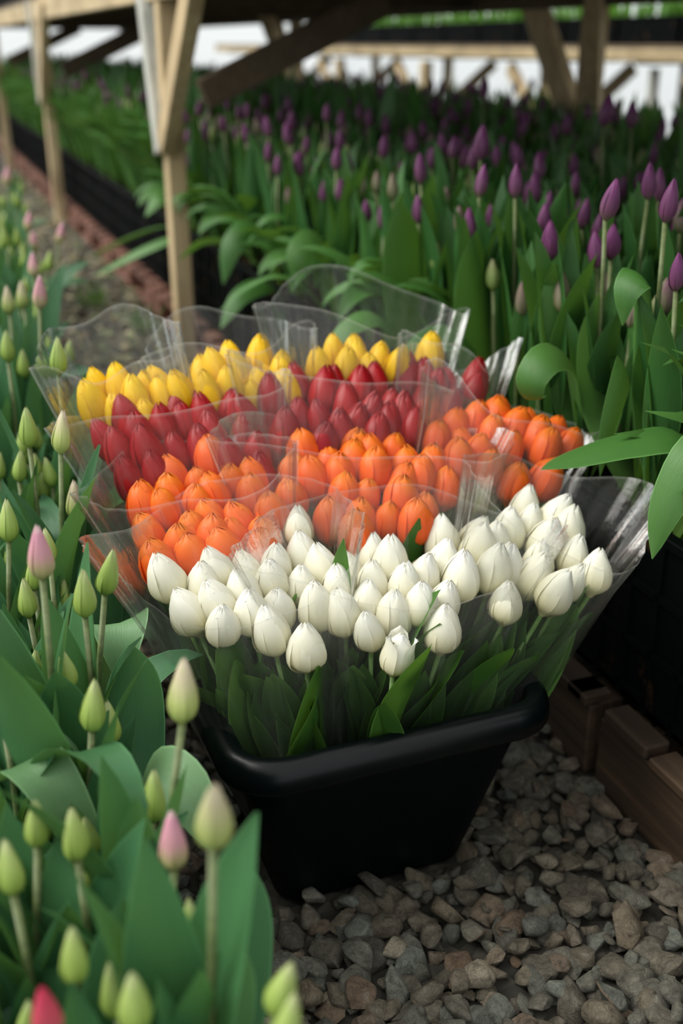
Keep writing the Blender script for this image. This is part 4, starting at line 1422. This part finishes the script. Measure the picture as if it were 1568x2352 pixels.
spill(1.00, 1.78, 0.72, 'unripe', 'tulip behind the red bunch with a pale leaf arching onto the film', [
    ([(1.00, 1.78, 0.43), (0.95, 1.74, 0.56), (0.88, 1.70, 0.635), (0.80, 1.67, 0.640), (0.74, 1.65, 0.615)], 0.075, (0.2, 1, 0), 0.2),
    ([(1.00, 1.78, 0.43), (0.97, 1.80, 0.58), (0.965, 1.81, 0.72), (0.96, 1.81, 0.80)], 0.100, (1, 0.2, 0), 0.15)], 0.437)
spill(0.99, 2.10, 0.80, 'purple', 'tulip at the path edge with one broad upright leaf beside the bucket', [
    ([(0.99, 2.10, 0.43), (0.96, 2.09, 0.58), (0.945, 2.09, 0.72), (0.93, 2.09, 0.82)], 0.115, (1, 0.1, 0), 0.1),
    ([(0.99, 2.10, 0.43), (0.92, 2.06, 0.54), (0.85, 2.03, 0.60), (0.77, 2.00, 0.585), (0.72, 1.99, 0.53)], 0.060, (0.3, 1, 0), 0.3)], 0.437)
spill(0.98, 2.55, 0.78, 'dusky', 'tulip at the path edge with two leaves rolled over, left of the broad leaf', [
    ([(0.98, 2.55, 0.43), (0.94, 2.50, 0.58), (0.88, 2.46, 0.68), (0.82, 2.43, 0.66), (0.81, 2.43, 0.60)], 0.085, (0.5, 1, 0), 0.0),
    ([(0.98, 2.55, 0.43), (0.90, 2.60, 0.54), (0.82, 2.62, 0.58), (0.73, 2.62, 0.55), (0.66, 2.60, 0.50)], 0.070, (0.2, 1, 0.1), 0.3)], 0.437)
spill(0.98, 3.05, 0.80, 'purple', 'tulip at the path edge with a leaf hooked down over the crate', [
    ([(0.98, 3.05, 0.43), (0.93, 3.00, 0.58), (0.86, 2.96, 0.64), (0.79, 2.93, 0.60), (0.76, 2.92, 0.50)], 0.085, (0.4, 1, 0), 0.1),
    ([(0.98, 3.05, 0.43), (0.90, 2.98, 0.48), (0.81, 2.94, 0.46), (0.74, 2.90, 0.38)], 0.070, (0.3, 1, 0), 0.2),
    ([(0.98, 3.05, 0.43), (0.88, 3.15, 0.56), (0.78, 3.20, 0.58), (0.70, 3.22, 0.52)], 0.065, (0, 1, 0.2), 0.3)], 0.437)
spill(0.98, 4.15, 0.80, 'purple', 'tulip beside the post with two long leaves lying out over the path', [
    ([(0.98, 4.15, 0.43), (0.88, 4.12, 0.44), (0.76, 4.14, 0.40), (0.66, 4.18, 0.345), (0.58, 4.20, 0.30)], 0.085, (0.1, 1, 0.1), 0.1),
    ([(0.98, 4.15, 0.43), (0.88, 4.22, 0.47), (0.76, 4.30, 0.43), (0.65, 4.36, 0.37), (0.60, 4.40, 0.33)], 0.060, (0.1, 1, 0.1), 0.2),
    ([(0.98, 4.15, 0.43), (0.90, 4.05, 0.56), (0.82, 4.02, 0.60), (0.76, 4.00, 0.54)], 0.075, (0.3, 1, 0), 0.2)], 0.437)
LB = 'budding tulips of the left bed'
spill(0.085, 1.02, 0.50, 'bud_green', 'left-bed tulip with a broad pale leaf bent towards the bucket corner', [
    ([(0.085, 1.02, 0.145), (0.11, 0.97, 0.30), (0.135, 0.91, 0.42), (0.165, 0.87, 0.425), (0.185, 0.85, 0.36)], 0.075, (0.6, 0.8, 0), 0.2),
    ([(0.085, 1.02, 0.145), (0.13, 1.06, 0.28), (0.155, 1.09, 0.40), (0.16, 1.10, 0.47)], 0.085, (1, 0.1, 0), 0.1),
    ([(0.085, 1.02, 0.145), (0.075, 1.00, 0.30), (0.065, 0.99, 0.45), (0.06, 0.98, 0.53)], 0.075, (1, 0, 0), -0.2)], 0.142, 'budding_tulip', LB, ('leaf_pale', 'leaf_blue', 'leaf_blue'), 0.05)
spill(0.10, 1.30, 0.52, 'bud_green', 'left-bed tulip with a dark leaf whose tip folds over as a pale triangle', [
    ([(0.10, 1.30, 0.145), (0.135, 1.26, 0.28), (0.155, 1.23, 0.40), (0.160, 1.21, 0.445), (0.155, 1.185, 0.43), (0.150, 1.175, 0.375)], 0.085, (1, 0.2, 0), 0.0),
    ([(0.10, 1.30, 0.145), (0.14, 1.36, 0.30), (0.165, 1.40, 0.42), (0.175, 1.42, 0.50)], 0.080, (1, 0.2, 0), 0.1)], 0.142, 'budding_tulip', LB, ('leaf_pale', 'leaf_blue'), 0.05)
spill(0.015, 1.10, 0.55, 'bud_green', 'left-bed tulip near the left border with two pale leaves rolled outward', [
    ([(0.015, 1.10, 0.145), (0.03, 1.07, 0.32), (0.045, 1.04, 0.43), (0.070, 1.01, 0.455), (0.085, 1.00, 0.415), (0.075, 1.00, 0.385)], 0.055, (0.5, 1, 0), 0.0),
    ([(0.015, 1.10, 0.145), (0.01, 1.03, 0.32), (0.015, 0.96, 0.44), (0.035, 0.91, 0.455), (0.060, 0.88, 0.39), (0.070, 0.87, 0.33)], 0.060, (1, 0.3, 0), 0.3)], 0.142, 'budding_tulip', LB, ('leaf_pale', 'leaf_pale'), 0.05)
spill(0.14, 1.62, 0.50, 'bud_green', 'left-bed tulip with a leaf arching out against the orange sleeve', [
    ([(0.14, 1.62, 0.145), (0.17, 1.58, 0.32), (0.20, 1.54, 0.455), (0.245, 1.52, 0.49), (0.285, 1.50, 0.46)], 0.065, (0.3, 1, 0), 0.1),
    ([(0.14, 1.62, 0.145), (0.18, 1.55, 0.24), (0.23, 1.47, 0.29), (0.29, 1.42, 0.28)], 0.085, (0.6, 0.8, 0.1), 0.1)], 0.142, 'budding_tulip', LB, ('leaf_edge', 'leaf_blue'), 0.05)
spill(0.06, 0.60, 0.47, 'bud_green', 'nearest left-bed tulip with two tall broad leaves at the bottom of the view', [
    ([(0.06, 0.60, 0.145), (0.10, 0.60, 0.30), (0.13, 0.60, 0.42), (0.14, 0.60, 0.50)], 0.075, (1, 0.1, 0), 0.1),
    ([(0.06, 0.60, 0.145), (0.06, 0.64, 0.30), (0.065, 0.66, 0.42), (0.07, 0.67, 0.50)], 0.080, (1, 0.2, 0), -0.2),
    ([(0.06, 0.60, 0.145), (0.13, 0.66, 0.28), (0.17, 0.70, 0.40), (0.18, 0.72, 0.47)], 0.070, (1, -0.2, 0), -0.2)], 0.142, 'budding_tulip', LB, ('leaf_blue',), 0.05)

def tuft_mesh(seed):
    rb = random.Random(seed)
    sp = Soup()
    for _ in range(34):
        tp, uv = LOW[rb.randrange(6)] if rb.random() < 0.5 else LOWA[rb.randrange(3)]
        k = rb.uniform(0.18, 0.36)
        sp.add(tp, trs((rb.uniform(-.05, .05), rb.uniform(-.09, .09), 0), Quaternion(UPZ, rb.uniform(0, 6.28)) @ Quaternion((0, 1, 0), rb.uniform(0, .5)), (k, k * 0.35, k)), 0, uv)
    return sp.mesh('grass_blades', [M['leaf_fresh']])


for i, (x, y, lab) in enumerate(((0.79, 4.35, 'small green weed tuft on the path by the nearest bench post'), (0.78, 9.6, 'green grass tuft on the path beyond the second bench post'), (0.66, 4.9, 'sparse weed tuft in the middle of the path under the long leaves'), (0.60, 1.30, None))):
    if lab is None:
        continue
    t = empty('grass_tuft', lab, 'grass', (x, y, 0.022), 'weeds on the path')
    put('grass_blades', tuft_mesh(i), t)
